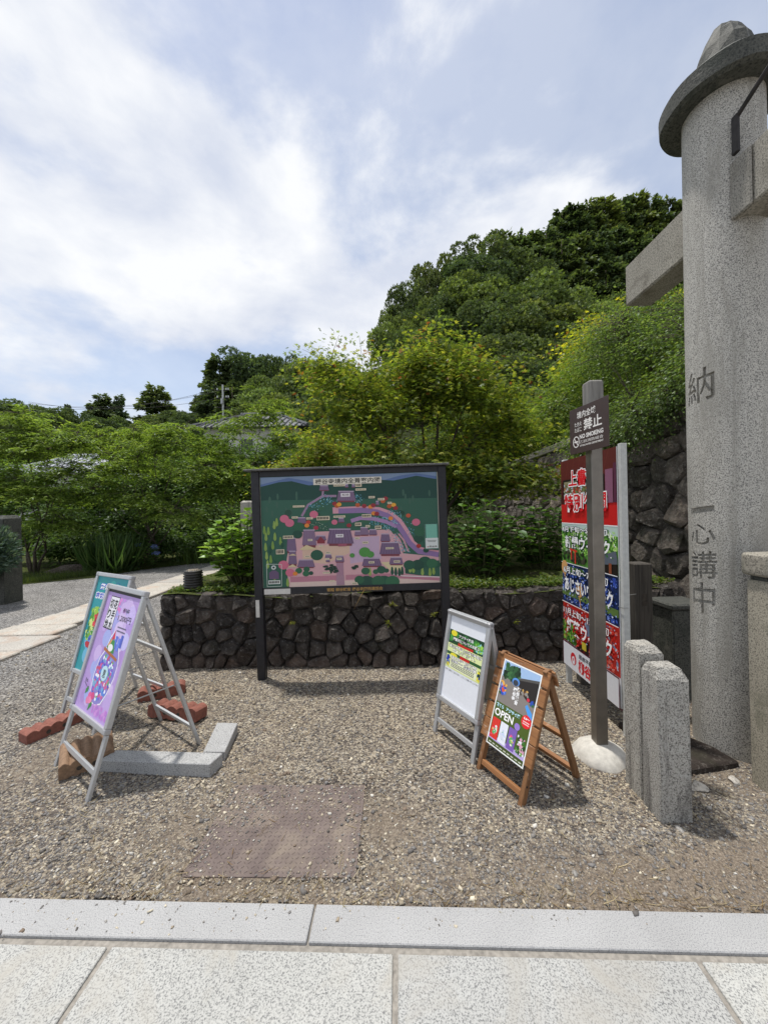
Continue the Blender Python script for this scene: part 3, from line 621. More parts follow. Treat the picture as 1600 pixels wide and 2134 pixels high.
mp(clampx([(160, 246), (290, 215), (380, 208), (500, 238), (620, 226), (800, 215), (960, 200), (1090, 208), (1250, 176), (1390, 200), (1390, 330), (160, 340)]), '#1d463d', 1.8)
rg = random.Random(5)
for i in range(16): md(rg.choice([rg.uniform(200, 420), rg.uniform(1120, 1370)]), rg.uniform(270, 440), 8, 24, '#3d6152', 2.2, 8)
for i in range(26): md(rg.uniform(300, 1150), rg.uniform(330, 560), rg.uniform(22, 42), rg.uniform(14, 24), rg.choice(['#2f5a43', '#2a5040', '#37634a', '#234638']), 2.4 + i * .03)
# courts, lanes
mp([(420, 560), (1050, 545), (1130, 640), (1140, 710), (1389, 735), (1389, 760), (1150, 775), (1150, 850), (1389, 880), (1389, 912), (340, 938), (330, 860), (320, 790), (350, 640)], '#d5a6ab', 3)
mp([(440, 660), (770, 640), (780, 700), (600, 780), (440, 760)], '#d8b7a2', 3.3)
mp([(770, 600), (980, 590), (975, 700), (990, 745), (770, 780)], '#c2a7bf', 3.3)
mp([(345, 905), (1389, 880), (1389, 912), (345, 937)], '#dcc3b8', 3.4)
mp([(350, 868), (690, 858), (690, 895), (350, 905)], '#bb7f8f', 3.6); mp([(735, 856), (1050, 848), (1389, 872), (1389, 900), (1050, 878), (735, 890)], '#bb7f8f', 3.6)
mp([(1050, 846), (1130, 862), (1389, 872), (1389, 878), (1130, 868), (1050, 852)], '#e8dede', 3.8)
MP.band([m_(*p) for p in [(660, 412), (760, 408), (870, 405), (980, 412), (1060, 440), (1120, 490), (1165, 560), (1200, 630), (1250, 685), (1320, 705), (1388, 712)]], 0.056, '#d49aa8', 3.1)
MP.band([m_(*p) for p in [(700, 416), (870, 412), (970, 424), (1050, 455), (1105, 505), (1150, 575), (1188, 640), (1250, 697), (1387, 722)]], 0.046, '#8f73a3', 3.5)
MP.band([m_(*p) for p in [(785, 485), (850, 465), (940, 470), (1030, 492), (1100, 525)]], 0.034, '#a685b0', 3.5)
for o_ in (0, 28): MP.band([m_(*p) for p in [(1085 + o_, 575), (1120 + o_, 620), (1150 + o_, 700)]], 0.016, '#c795a0', 3.6)
MP.band([m_(*p) for p in [(443, 450), (490, 372), (592, 312), (690, 312)]], 0.020, '#9c7f9b', 3.5); MP.band([m_(592, 312), m_(598, 270)], 0.018, '#9c7f9b', 3.6)
for pts, n_, wd in (([(500, 400), (600, 335), (660, 340)], 90, 26), ([(1050, 415), (1130, 450), (1190, 540), (1215, 590)], 80, 14), ([(910, 490), (1000, 520), (1080, 545)], 80, 16), ([(950, 455), (1060, 475), (1110, 510)], 50, 10), ([(1075, 580), (1110, 640), (1170, 705)], 80, 16), ([(840, 300), (850, 370)], 40, 14)):
    for i in range(n_):
        k = rg.randrange(len(pts) - 1); t = rg.random(); x = pts[k][0] + t * (pts[k + 1][0] - pts[k][0]) + rg.gauss(0, wd); y_ = pts[k][1] + t * (pts[k + 1][1] - pts[k][1]) + rg.gauss(0, wd * .6)
        md(x, y_, 3.2, 3.2, rg.choice(['#3f8fa6', '#6cb0c2', '#2f6f92', '#9fd0d6']), 4 + rg.random() * .3, 5)
def roof(p, dark='#6b5775', lit='#8a7594', layer=5):      # hall: roof with ridge, side and wall strip
    (x0, y0, x1, y1) = p; w = x1 - x0; h = y1 - y0
    mp([(x0 + .06 * w, y1 - .06 * h), (x1 - .06 * w, y1 - .06 * h), (x1 - .08 * w, y1 + .16 * h), (x0 + .08 * w, y1 + .16 * h)], '#7c3c46', layer - .3)
    mp([(x0 + .12 * w, y0), (x1 - .12 * w, y0), (x1, y1), (x0, y1)], dark, layer)
    for k in range(1, 8): a = k / 8; mp([(x0 + w * (.12 + .76 * a), y0 + 3), (x0 + w * (.12 + .76 * a) + 2.5, y0 + 3), (x0 + w * a + 3, y1 - 3), (x0 + w * a, y1 - 3)], lit, layer + .2)
    mp([(x0 + .10 * w, y0 - 3), (x1 - .10 * w, y0 - 3), (x1 - .10 * w, y0 + 4), (x0 + .10 * w, y0 + 4)], '#b7a6bb', layer + .3)
for p in [(690, 280, 825, 345), (440, 545, 540, 650), (530, 585, 610, 615), (612, 540, 800, 640), (805, 555, 850, 585), (843, 530, 907, 580), (905, 545, 965, 580), (975, 635, 1125, 715), (850, 742, 990, 795), (1040, 738, 1140, 785), (400, 750, 525, 800), (330, 600, 400, 690), (340, 690, 400, 780), (665, 725, 730, 765), (595, 715, 645, 740), (570, 240, 640, 272), (695, 465, 740, 492), (960, 350, 985, 375), (985, 575, 1055, 625), (410, 460, 475, 498), (600, 745, 630, 765), (750, 232, 775, 252), (797, 234, 822, 252)]:
    roof(p, rg.choice(['#715a78', '#7b637f', '#836a82']))
mp([(545, 620), (570, 590), (598, 620), (598, 638), (545, 638)], '#8a3440', 6); mp([(690, 660), (750, 658), (750, 640), (690, 642)], '#a0556a', 5.6)
mp([(425, 675), (470, 648), (535, 672), (535, 680), (425, 682)], '#d8c49a', 6); mp([(340, 720), (375, 708), (400, 720)], '#d8c49a', 6); mp([(330, 800), (370, 780), (400, 800)], '#d8c49a', 6)
mp([(673, 770), (722, 769), (722, 860), (673, 862)], '#a87f92', 4.6); mp([(670, 860), (724, 858), (726, 925), (670, 927)], '#a88494', 4.7)
mp([(985, 770), (1040, 768), (1135, 780), (1135, 825), (1045, 828)], '#d8c9a0', 4.4)
# trees
def pine(x, y, s, c): md(x, y, 9 * s, 30 * s, c, 5.2, 10); md(x, y + 10 * s, 11 * s, 18 * s, c, 5.25, 10)
for x, y_ in [(180, 545), (208, 550), (190, 590), (250, 510), (268, 490), (252, 590), (235, 650), (290, 620), (185, 660), (190, 720), (218, 745), (240, 860), (330, 905), (195, 780), (1185, 815), (1208, 818), (1270, 835), (1322, 840), (1348, 830), (905, 835)]: pine(x, y_, 1.0, rg.choice(['#8aa653', '#7c9c4a', '#94ad5c']))
for x, y_ in [(1060, 830), (1085, 835), (1110, 838), (1130, 830), (1160, 820), (215, 680), (250, 740), (300, 640)]: pine(x, y_, 1.0, '#24503f')
for x, y_, r in [(540, 718, 44), (420, 525, 40), (410, 575, 35), (270, 735, 34), (465, 815, 22), (410, 825, 24), (460, 845, 24), (495, 842, 16), (875, 830, 30), (985, 822, 32), (945, 835, 20), (1020, 828, 18), (830, 890, 34), (960, 900, 46), (1060, 905, 50), (880, 912, 60), (1000, 912, 60), (1180, 790, 40), (1240, 790, 44), (1290, 770, 46), (1340, 780, 40), (1375, 790, 26), (1250, 610, 34), (1260, 560, 40), (320, 840, 24), (1300, 690, 20)]:
    md(x, y_, r, r * .82, rg.choice(['#285744', '#2f6146', '#234c3e', '#33694a']), 5.4 + rg.random() * .3)
for x, y_, r in [(873, 700, 40), (912, 716, 27), (785, 722, 18)]: md(x, y_, r, r * .85, '#4f8f45', 6)
for x, y_, r in [(322, 467, 32), (357, 496, 32), (528, 438, 30), (670, 492, 21), (1237, 496, 29), (305, 785, 36), (350, 838, 32)]: md(x, y_, r, r * .85, '#cf6f88', 6.2)
for x, y_, c in [(675, 365, '#96303a'), (690, 380, '#b8592f'), (706, 370, '#e0a13a'), (835, 375, '#b8592f'), (880, 382, '#96303a'), (925, 388, '#e0883a'), (943, 378, '#96303a'), (1012, 350, '#b8592f'), (1030, 332, '#96303a'), (1055, 385, '#b8592f'), (1085, 376, '#e8a83c'), (1098, 398, '#96303a'), (1185, 450, '#c2573a'), (945, 433, '#e0883a'), (966, 436, '#96303a'), (1062, 468, '#e0883a'), (488, 492, '#b8423c'), (477, 514, '#e0883a'), (540, 530, '#a8344a'), (385, 845, '#e0883a'), (1250, 660, '#a8342f'), (770, 515, '#96303a')]: md(x, y_, 17, 14, c, 6.5)
for x, y_ in [(600, 805), (650, 800), (800, 800), (625, 830), (660, 825)]:
    for k in range(4): md(x + rg.uniform(-18, 18), y_ + rg.uniform(-16, 16), 16, 7, '#1f3a30', 6.3, 8)
for i in range(70): md(rg.uniform(500, 620), rg.uniform(495, 545), 4, 3, rg.choice(['#8fa58c', '#3f6a50', '#2a4a40']), 5.1, 5)
def lab(x, y, w, h, body=None, c='#ddd0b4'):
    a, b = m_(x - w / 2, y + h / 2), m_(x + w / 2, y - h / 2); MP.rect(a[0], a[1], b[0], b[1], c, 7.2)
    if body: MP.text(body, a[0] + .012, a[1] + .010, b[0] - .012, b[1] - .008, '#1c1a18', 7.6, 0.01)
    else:
        n_ = max(3, int(w / 11)); dw = (b[0] - a[0] - .012) / n_
        for k in range(n_): MP.rect(a[0] + .006 + k * dw, a[1] + .007, a[0] + .006 + (k + .72) * dw, b[1] - .006, '#4a4640', 7.6)
for p in [(712, 238, 82, 17), (845, 238, 44, 24), (860, 268, 74, 16), (934, 322, 44, 16), (1000, 336, 46, 16), (1058, 362, 30, 15), (425, 382, 82, 15), (395, 458, 42, 15), (497, 465, 46, 15), (592, 464, 90, 30), (705, 454, 82, 16), (895, 450, 64, 24), (835, 508, 44, 24), (900, 522, 30, 17), (973, 530, 44, 24), (345, 594, 72, 24), (497, 614, 32, 15), (570, 655, 26, 13), (880, 634, 42, 16), (825, 604, 34, 15), (286, 694, 58, 34), (474, 728, 36, 15), (620, 702, 36, 15), (612, 745, 26, 13), (1048, 674, 56, 15), (918, 770, 40, 16), (1095, 766, 44, 16), (603, 840, 50, 14), (640, 897, 38, 12), (797, 914, 36, 15), (695, 745, 34, 16)]: lab(*p)
lab(752, 305, 64, 28, '奥之院', '#e4dde0'); lab(703, 586, 54, 24, '本堂', '#e4dde0')
# corner vignette with a little bell and caption
for a, b in (((188, 778), (292, 781)), ((292, 781), (288, 930)), ((288, 930), (188, 934)), ((188, 934), (188, 778))): MP.band([m_(*a), m_(*b)], 0.004, '#cfd6cf', 7)
md(236, 802, 17, 15, '#cfd6d2', 7.1); md(236, 802, 8, 7, '#1f3a34', 7.3); mp([(203, 838), (226, 822), (250, 822), (271, 838), (271, 880), (203, 882)], '#6b5775', 7.1); lab(238, 903, 82, 28, None, '#dfe6e0')
MP.rect(*m_(532, 236), *m_(1006, 180), '#e4ddcd', 7.2)
MP.text('楊谷寺境内全景案内図', m_(545, 222)[0], m_(547, 230)[1], m_(994, 180)[0], m_(992, 185)[1], '#0c0c0c', 7.8, 0.014)
MP.build('map_print', B)
LF = thing('leaflet_box', 'clear leaflet holder with white card on the right edge of the map', 'leaflet holder', (-0.286, 3.47, 0)); LF.rotation_euler = (0, -0.013, 0)
MB().box((0.665, -0.030, 1.145), (0.785, -0.018, 1.375)).build('holder', 'white_panel', LF, bevel=0.003)
PL = Print(frame((0.665, -0.0303, 1.145), (1, 0, 0), (0, 0, 1)))
PL.rect(0, 0, .12, .23, '#3c6b5c', 0.5).rect(.01, .10, .11, .228, '#78b8a4', 1).rect(.004, 0.012, .116, .105, '#d8dedb', 1.5)
PL.rect(.02, .080, .10, .084, '#555555', 2).rect(.025, .070, .095, .074, '#555555', 2).text('▲', .016, .022, .030, .034, '#b01f24', 2).text('楊谷寺', .034, .020, .106, .036, '#222222', 2, .02)
PL.build('card', LF)
PLQ = thing('name_plaque', 'narrow black donor plaque with gold characters under the map', 'plaque', (-0.286, 3.47, 0)); PLQ.rotation_euler = (0, -0.013, 0)
MB().box((-0.245, -0.034, 0.792), (0.29, -0.0285, 0.838)).build('plate', 'black_paint', PLQ, bevel=0.001)
pq = Print(frame((-0.245, -0.0342, 0.792), (1, 0, 0), (0, 0, 1))); pq.text('寄贈 柳谷観音 楊谷寺御用達組合', .018, .008, .517, .038, '#b08a4a', 1, .02); pq.build('lettering', PLQ)
for o_, pts in ((0, ((-0.79, 0.79), (-0.555, 0.838))), (1, ((-0.868, 0.59), (-0.835, 0.745)))):
    y0 = -0.0295 if o_ == 0 else -0.0365
    MB().box((pts[0][0], y0 - 0.001, pts[0][1]), (pts[1][0], y0, pts[1][1])).build('tape', 'white_tape', B)

# ------------------------------------------------------------------ aluminium A-frame signs
def a_frame(label, FL, FR, spread, H, pb, pr, bar, rear_panel=False, w=0.030, cap=True):
    """FL, FR feet of the front frame; pb: share of the slope where the poster frame ends; pr(P,w,h) paints the poster"""
    dx_, dy_ = FR[0] - FL[0], FR[1] - FL[1]; W = math.hypot(dx_, dy_)
    T = thing('folding_sign', label, 'A-frame sign', (FL[0], FL[1], 0), math.atan2(dy_, dx_), 'aluminium A-frame signs on the gravel')
    L = math.hypot(spread / 2, H); F = frame((0, 0, 0), (1, 0, 0), (0, spread / 2, H)); R = frame((W, spread, 0), (-1, 0, 0), (0, -spread / 2, H))
    for fr, side in ((F, 0), (R, 1)):
        t = 0.5 if side else 1.0
        for x in (0, W - w): MB(fr).box((x, 0, -0.020), (x + w, L * pb - .003 if not side or rear_panel else L - 0.01, -0.002)).build('leg', 'aluminium', T, bevel=0.002)
        for s_ in ((bar,) if not side else (bar, 0.62)): MB(fr).box((w + .001, L * s_, -0.018), (W - w - .001, L * s_ + 0.028, -0.004)).build('crossbar', 'aluminium', T, bevel=0.002)
        if not side or rear_panel:
            y0, y1 = L * pb, L - 0.002
            for x in (0, W - w): MB(fr).box((x, y0 + w, -0.022), (x + w, y1 - w, 0.010)).build('stile', 'aluminium', T, bevel=0.005, segs=2)
            for s_ in (y0, y1 - w): MB(fr).box((w, s_, -0.022), (W - w, s_ + w, 0.010)).build('rail', 'aluminium', T, bevel=0.005, segs=2)
            for x in (-0.001, W - w - 0.001):
                for s_ in (y0 - .001, y1 - w - .001): MB(fr).box((x, s_, -0.023), (x + w + .002, s_ + w + .002, 0.012)).build('corner_cap', 'corner_cap', T, bevel=0.008, segs=2)
            MB(fr).box((w, y0 + w, -0.012), (W - w, y1 - w, -0.004)).build('backing_panel', 'white_panel' if not side else 'beige_panel', T)
            if not side:
                P = Print(fr @ Matrix.Translation((w, y0 + w, -0.0038))); pr(P, W - 2 * w, y1 - y0 - 2 * w); P.build('poster', T)
    MB().tube([(0.02, spread * 0.20, H * 0.42), (0.02, spread * 0.80, H * 0.42)], [0.004] * 2, 6).build('stay', 'steel_wire', T)
    MB().tube([(W - 0.02, spread * 0.20, H * 0.42), (W - 0.02, spread * 0.80, H * 0.42)], [0.004] * 2, 6).build('stay', 'steel_wire', T)
    return T
def p_purple(P, w, h):
    r = random.Random(8); P.rect(0, 0, w, h, '#b79ad6', 0.5)
    for i in range(60): P.disc(r.uniform(.06, w - .06), r.uniform(.06, h - .06), r.uniform(.03, .06), r.uniform(.03, .06), r.choice(['#c3a8e2', '#b49adb', '#a9a8e6', '#cdb4e6', '#b08fd0', '#a7b1ea', '#d3bfe9']), .6 + i * .02)
    P.rect(0, h - .018, w, h, '#111114', 2.6)
    P.disc(w * .82, h * .83, .055, .055, '#cbb9ee', 2).disc(w * .85, h * .62, .05, .05, '#c8c2f2', 2.1).disc(w * .60, h * .69, .055, .05, '#d8c4ee', 2.2)
    for i in range(22): P.disc(w * .42 + r.gauss(0, .03), h * .90 + r.gauss(0, .03), .012, .012, r.choice(['#e07fc2', '#d98fd6', '#c98be0']), 2.3 + i * .01, 7)
    x0, y0, x1, y1 = w * .13, h * .665, w * .40, h * .945
    P.rect(x0, y0, x1, y1, '#1b1b20', 3).rect(x0 + .005, y0 + .005, x1 - .005, y1 - .005, '#eceaf2', 3.3)
    P.vtext('花手水', x0 + (x1 - x0) * .72, y1 - .012, .058, '#16151a', 4, .02, aspect=.8); P.vtext('切り絵', x0 + (x1 - x0) * .28, y1 - .012, .058, '#16151a', 4, .02, aspect=.8)
    P.text('授与料', w * .58, h * .835, w * .76, h * .87, '#222230', 4, .01); P.text('1,200円', w * .50, h * .755, w * .86, h * .81, '#222230', 4, .0)
    for k in range(2): P.rect(w * .56, h * (.705 - .03 * k), w * .80, h * (.715 - .03 * k), '#6b6680', 4)
    # white outlined cut-paper seal, round gourd of flowers
    pts = [(.34, .16), (.42, .10), (.55, .09), (.68, .12), (.78, .22), (.84, .34), (.84, .44), (.80, .50), (.74, .56), (.60, .60), (.52, .66), (.46, .60), (.42, .50), (.33, .42), (.30, .30)]
    P.poly([(w * a + (.006 if a > .55 else -.006), h * b + (.006 if b > .35 else -.006)) for a, b in pts], '#f4f2f8', 3); P.poly([(w * a, h * b) for a, b in pts], '#8f86cf', 3.3)
    for i in range(190):
        a = r.uniform(0, 6.28); q = math.sqrt(r.random()); x = w * .56 + math.cos(a) * q * w * .24; y_ = h * .30 + math.sin(a) * q * h * .175
        P.disc(x, y_, .011, .011, r.choice(['#4b57c0', '#6d7fe0', '#e0609a', '#d04a70', '#8a5fd0', '#eef0fa', '#f4f6ff', '#7fbad8', '#5d8fe0', '#6fae62']), 3.5 + (i % 9) * .06, 7)
    P.disc(w * .57, h * .335, w * .095, h * .06, '#bfe3ee', 4.4); P.text('恵', w * .53, h * .30, w * .61, h * .365, '#27303a', 4.9, .02)
    P.poly([(w * .36, h * .50), (w * .78, h * .455), (w * .79, h * .475), (w * .37, h * .525)], '#b06a3c', 4.6)
    P.poly([(w * .42, h * .53), (w * .48, h * .60), (w * .60, h * .60), (w * .66, h * .50), (w * .55, h * .50)], '#3f8f4a', 4.5); P.disc(w * .53, h * .535, w * .07, h * .03, '#eef2ee', 4.8); P.poly([(w * .50, h * .60), (w * .54, h * .68), (w * .58, h * .61)], '#d8344a', 4.7)
    P.poly([(w * .44, h * .55), (w * .50, h * .61), (w * .53, h * .60), (w * .47, h * .53)], '#d89a6a', 4.75)
    for a, b, c in ((.60, .54, '#5c78dc'), (.68, .53, '#6d86e4'), (.74, .56, '#5466c8')): P.rect(w * a, h * b, w * (a + .06), h * (b + .10), c, 4.2)
    for x, y_, c in ((.36, .13, '#e7619f'), (.40, .10, '#f08fb8'), (.44, .14, '#d94f8a'), (.33, .09, '#e882b0')): P.disc(w * x, h * y_, .025, .02, c, 5)
    P.poly([(w * .40, h * .02), (w * .48, h * .07), (w * .46, h * .10), (w * .40, h * .07)], '#3a8a4a', 5); P.poly([(w * .20, h * .12), (w * .27, h * .15), (w * .26, h * .19), (w * .20, h * .16)], '#3a8a4a', 5)
    for i in range(40): P.disc(w * r.uniform(.52, .92), h * r.uniform(.03, .10), .013, .013, r.choice(['#c07fd4', '#cf94dc', '#b57bd0']), 2.8 + i * .01, 6)
    P.text('見本', w * .10, h * .205, w * .19, h * .235, '#3a3550', 4); P.band([(w * .10, h * .20), (w * .28, h * .165)], .003, '#3a3550', 4)
def p_teal(P, w, h):
    r = random.Random(18); P.rect(0, 0, w, h, '#2f9aa3', 0.5)
    for i in range(50): y_ = r.uniform(.06, h - .06); P.disc(r.uniform(.06, w - .06), y_, .05, .055, r.choice(['#2aa0a0', '#3fb3ae', '#2c86a8', '#4fb8b8'] if y_ > h * .4 else ['#4fa6cf', '#6fb9dc', '#58b0c8', '#7fcbd6']), .6 + i * .02)
    P.text('祭灯と祈り', w * .14, h * .86, w * .90, h * .92, '#ffffff', 3, .03, '#5a5fd0', .09); P.text('京切り絵御朱印', w * .06, h * .76, w * .96, h * .82, '#5a5fd0', 3, .03, '#ffffff', .09)
    P.disc(w * .42, h * .45, w * .26, h * .15, '#dfe4d6', 2.6)
    P.speck(r, w * .02, h * .28, w * .62, h * .70, 160, .030, ['#7fb53a', '#4f9a3a', '#9cc84c', '#2f7a3f', '#b4d65a', '#d8e88a'], 2.8)
    P.speck(r, w * .18, h * .44, w * .40, h * .62, 30, .03, ['#c22a3a', '#e04050', '#8f2030'], 3.6); P.disc(w * .52, h * .50, w * .14, h * .10, '#eef0ea', 4.2); P.poly([(w * .44, h * .48), (w * .50, h * .56), (w * .55, h * .47)], '#d8623a', 4.5)
    P.speck(r, w * .15, h * .27, w * .60, h * .38, 60, .025, ['#4a6fd0', '#6f8fe0', '#3a50b0', '#a8b8f0'], 4.0); P.speck(r, w * .10, h * .24, w * .34, h * .30, 14, .025, ['#c22a3a'], 4.6)
def p_notice(P, w, h):
    r = random.Random(28); P.rect(0, 0, w, h, '#e6e9ef', 0.5)
    y1, y2, y3 = h * .82, h * .66, h * .40
    P.rect(.004, h * .36, w - .004, y1, '#21472c', 1)
    P.speck(r, .004, h * .66, w - .004, y1, 130, .022, ['#2c6a35', '#1b3d26', '#3f8a3a', '#16301f', '#4f9a46'], 1.3)
    P.disc(w * .15, h * .785, w * .09, h * .035, '#e8dc3a', 2.2); P.speck(r, w * .72, h * .66, w * .99, h * .80, 26, .016, ['#7ec04a', '#a8d85a', '#5aa83c', '#8fd0d8'], 2.0)
    P.band([(w * .30, h * .675), (w * .50, h * .662), (w * .72, h * .668)], .02, '#c9261f', 2.3)
    P.text('アジサイ階段', w * .30, h * .755, w * .70, h * .79, '#ffffff', 4, .02, '#10180f', .08); P.text('撮影列についてのお願い', w * .14, h * .70, w * .88, h * .738, '#ffffff', 4, .02, '#10180f', .08)
    P.rect(.004, h * .555, w - .004, h * .655, '#e2ecaa', 2.6)
    P.text('連日1時間以上の待ち時間が', w * .06, h * .61, w * .96, h * .645, '#ffffff', 4, .01, '#2f3030', .10); P.text('発生しております。', w * .18, h * .565, w * .80, h * .60, '#ffffff', 4, .01, '#2f3030', .10)
    P.rect(.004, h * .52, w - .004, h * .554, '#2f5c34', 2.2); P.band([(w * .40, h * .535), (w * .66, h * .53)], .02, '#c9261f', 2.5); P.disc(w * .22, h * .53, w * .10, h * .02, '#e8dc3a', 2.4)
    P.rect(.004, h * .36, w - .004, h * .52, '#dfe8a0', 2); P.speck(r, .004, h * .36, w * .14, h * .53, 24, .02, ['#2c3fa8', '#3a6fd0', '#1f2a70', '#e8dc3a'], 2.4); P.speck(r, w * .88, h * .36, w * .995, h * .50, 16, .018, ['#2c3fa8', '#20402a', '#e8dc3a'], 2.4)
    P.rect(w * .15, h * .375, w * .88, h * .518, '#eef2cc', 3)
    P.text('通常 撮影列 受付終了時間', w * .17, h * .485, w * .86, h * .512, '#ffffff', 4, .01, '#2f3030', .10); P.text('15:00 〜 15:30 頃', w * .17, h * .442, w * .86, h * .478, '#ffffff', 4, .02, '#2f3030', .10)
    for k in range(3):
        for j in range(14): P.rect(w * (.18 + .046 * j), h * (.423 - .018 * k), w * (.18 + .046 * j + .034), h * (.434 - .018 * k), '#5b6158', 4)
    P.text('何卒ご理解とご協力のほど、よろしくお願い申し上げます。', w * .04, h * .325, w * .97, h * .345, '#33363c', 4)
a_frame('tall aluminium A-frame sign with purple flower cut-paper poster in front', (-2.03, 2.315), (-1.584, 1.999), 0.63, 1.06, 0.30, p_purple, 0.115)
a_frame('tall aluminium A-frame sign with teal poster, behind the purple one', (-2.485, 2.896), (-2.02, 2.62), 0.56, 1.06, 0.30, p_teal, 0.115)
a_frame('small silver A-frame sign with white photo-queue notice', (0.296, 2.609), (0.489, 2.245), 0.34, 0.815, 0.275, p_notice, 0.10, True)

# ------------------------------------------------------------------ wooden A-frame sign
def wood_sign():
    FL, FR, spread, H = (0.498, 2.225), (0.655, 1.915), 0.46, 0.655
    W = math.hypot(FR[0] - FL[0], FR[1] - FL[1]); T = thing('folding_sign', 'brown slatted wooden A-frame sign with green OPEN poster', 'A-frame sign', (FL[0], FL[1], 0), math.atan2(FR[1] - FL[1], FR[0] - FL[0]))
    L = math.hypot(spread / 2, H); F = frame((0, 0, 0), (1, 0, 0), (0, spread / 2, H)); R = frame((W, spread, 0), (-1, 0, 0), (0, -spread / 2, H))
    for fr in (F, R):
        for x in (0.004, W - 0.030): MB(fr).box((x, 0, -0.034), (x + 0.026, L - 0.004, -0.001)).build('leg', 'wood_brown_z', T, bevel=0.002)
        MB(fr).box((0.031, 0.045, -0.028), (W - 0.031, 0.073, -0.004)).build('stretcher', 'wood_brown_x', T, bevel=0.002)
        ys = [L - 0.006 - 0.096 * (k + 1) for k in range(5)]; r = random.Random(6)
        for k, s_ in enumerate(ys):
            if fr is R and k > 0: continue
            hgt = 0.104 if k == 4 else 0.084; yo = -0.012 if k == 4 else 0
            MB(fr).box((-0.012 - r.uniform(0, .006), s_ + yo, 0.0), (W + 0.010 + r.uniform(0, .006), s_ + yo + hgt, 0.012)).build('slat', 'wood_brown_x', T, bevel=0.002)
    MB(R).box((0.031, 0.26, -0.028), (W - 0.031, 0.288, -0.004)).build('stretcher', 'wood_brown_x', T, bevel=0.002)
    for s_ in (0.10, 0.30, 0.55): MB().tube([(W - 0.0035, spread / 2 * s_ / L + .012, H * s_ / L + .0), (W - 0.001, spread / 2 * s_ / L + .012, H * s_ / L)], [0.005] * 2, 8).build('screw', 'iron', T)
    x0, x1, y0, y1 = 0.045, W - 0.030, 0.175, L - 0.045; w, h = x1 - x0, y1 - y0
    P = Print(F @ Matrix.Translation((x0, y0, 0.0125))); r = random.Random(3)
    P.rect(0, 0, w, h, '#eef0ee', .5); i = .007
    P.rect(i, i, w - i, h - i, '#4d5f22', 1); yb = h * .50
    P.rect(i, yb, w - i, h - i, '#857f7a', 1.3)                                    # photo: yard with flowers
    P.rect(i, h * .80, w - i, h - i, '#9fbce0', 1.6); P.speck(r, i, h * .76, w * .55, h - i, 90, .018, ['#1f3a22', '#2f5a34', '#16291a', '#3f6f40'], 1.8)
    P.poly([(w * .50, h * .84), (w - i, h * .90), (w - i, h * .66), (w * .78, h * .66), (w * .52, h * .74)], '#2a2624', 2.3); P.poly([(w * .48, h * .86), (w - i, h * .925), (w - i, h * .895), (w * .5, h * .835)], '#54524f', 2.5)
    P.speck(r, i, h * .56, w * .24, h * .76, 40, .014, ['#2f50b8', '#4a74d8', '#e8b04a', '#2a5c34', '#d8573a', '#7f9fe8'], 2.4)
    P.disc(w * .42, h * .80, w * .10, h * .045, '#5a8fd8', 2.6); P.disc(w * .42, h * .79, w * .07, h * .033, '#3a3f48', 2.7); P.speck(r, w * .50, h * .68, w * .80, h * .78, 22, .012, ['#6a4a2f', '#c8a05a', '#8f8a84', '#3a2f2a'], 2.7)
    P.poly([(w * .76, h * .60), (w * .80, h * .63), (w * .95, h * .56), (w * .97, h * .50), (w * .90, h * .50)], '#4f9be6', 2.6); P.disc(w * .80, h * .68, w * .035, h * .02, '#d02f4a', 2.9); P.speck(r, w * .84, h * .62, w * .97, h * .70, 14, .012, ['#2f4fb0', '#3a6a3a'], 2.9)
    P.vtext('柳谷観音', w * .53, h * .765, .022, '#ffffff', 4, .03); P.vtext('楊谷寺', w * .44, h * .745, .022, '#ffffff', 4, .03)
    P.text('花てら', w * .06, h * .445, w * .26, h * .485, '#bfe8f6', 4, .04); P.text('アジサイ縁', w * .33, h * .445, w * .70, h * .485, '#bfe8f6', 4, .04)
    P.text('OPEN', w * .06, h * .345, w * .56, h * .425, '#ffffff', 4, .02)
    P.disc(w * .68, h * .355, w * .07, h * .038, '#9a7fd0', 3); P.disc(w * .86, h * .455, w * .12, h * .07, '#e0262c', 3.2, 20); P.text('6.6〜', w * .79, h * .475, w * .93, h * .50, '#ffffff', 4, .03)
    for k in range(2): P.rect(w * .78, h * (.445 - .022 * k), w * .94, h * (.456 - .022 * k), '#f4c8c8', 4)
    P.rect(i, h * .07, w - i, h * .12, '#b8a8dc', 1.5); P.rect(i, i, w - i, h * .065, '#3f4f1c', 2.2)
    for k in range(9): P.rect(w * (.07 + .1 * k), h * .03, w * (.14 + .1 * k), h * .042, '#c9cdb8', 3)
    for a, b, c in ((.05, .26, '#d8382f'), (.28, .48, '#e4e8f2'), (.51, .71, '#7c5fb0')): P.rect(w * a, h * .085, w * b, h * .315, c, 3); P.speck(r, w * (a + .02), h * .11, w * (b - .02), h * .25, 16, .011, ['#eef0ee', '#e05a8a', '#58b06a', '#f0d070'] if c != '#e4e8f2' else ['#c8d4f0', '#7fb8a8', '#d8dcec'], 3.4)
    P.speck(r, w * .72, h * .09, w - i, h * .30, 60, .012, ['#3f7a32', '#6fa84a', '#24481f', '#e8ecf0', '#d8a0b8'], 2.8)
    P.build('poster', T)
wood_sign()

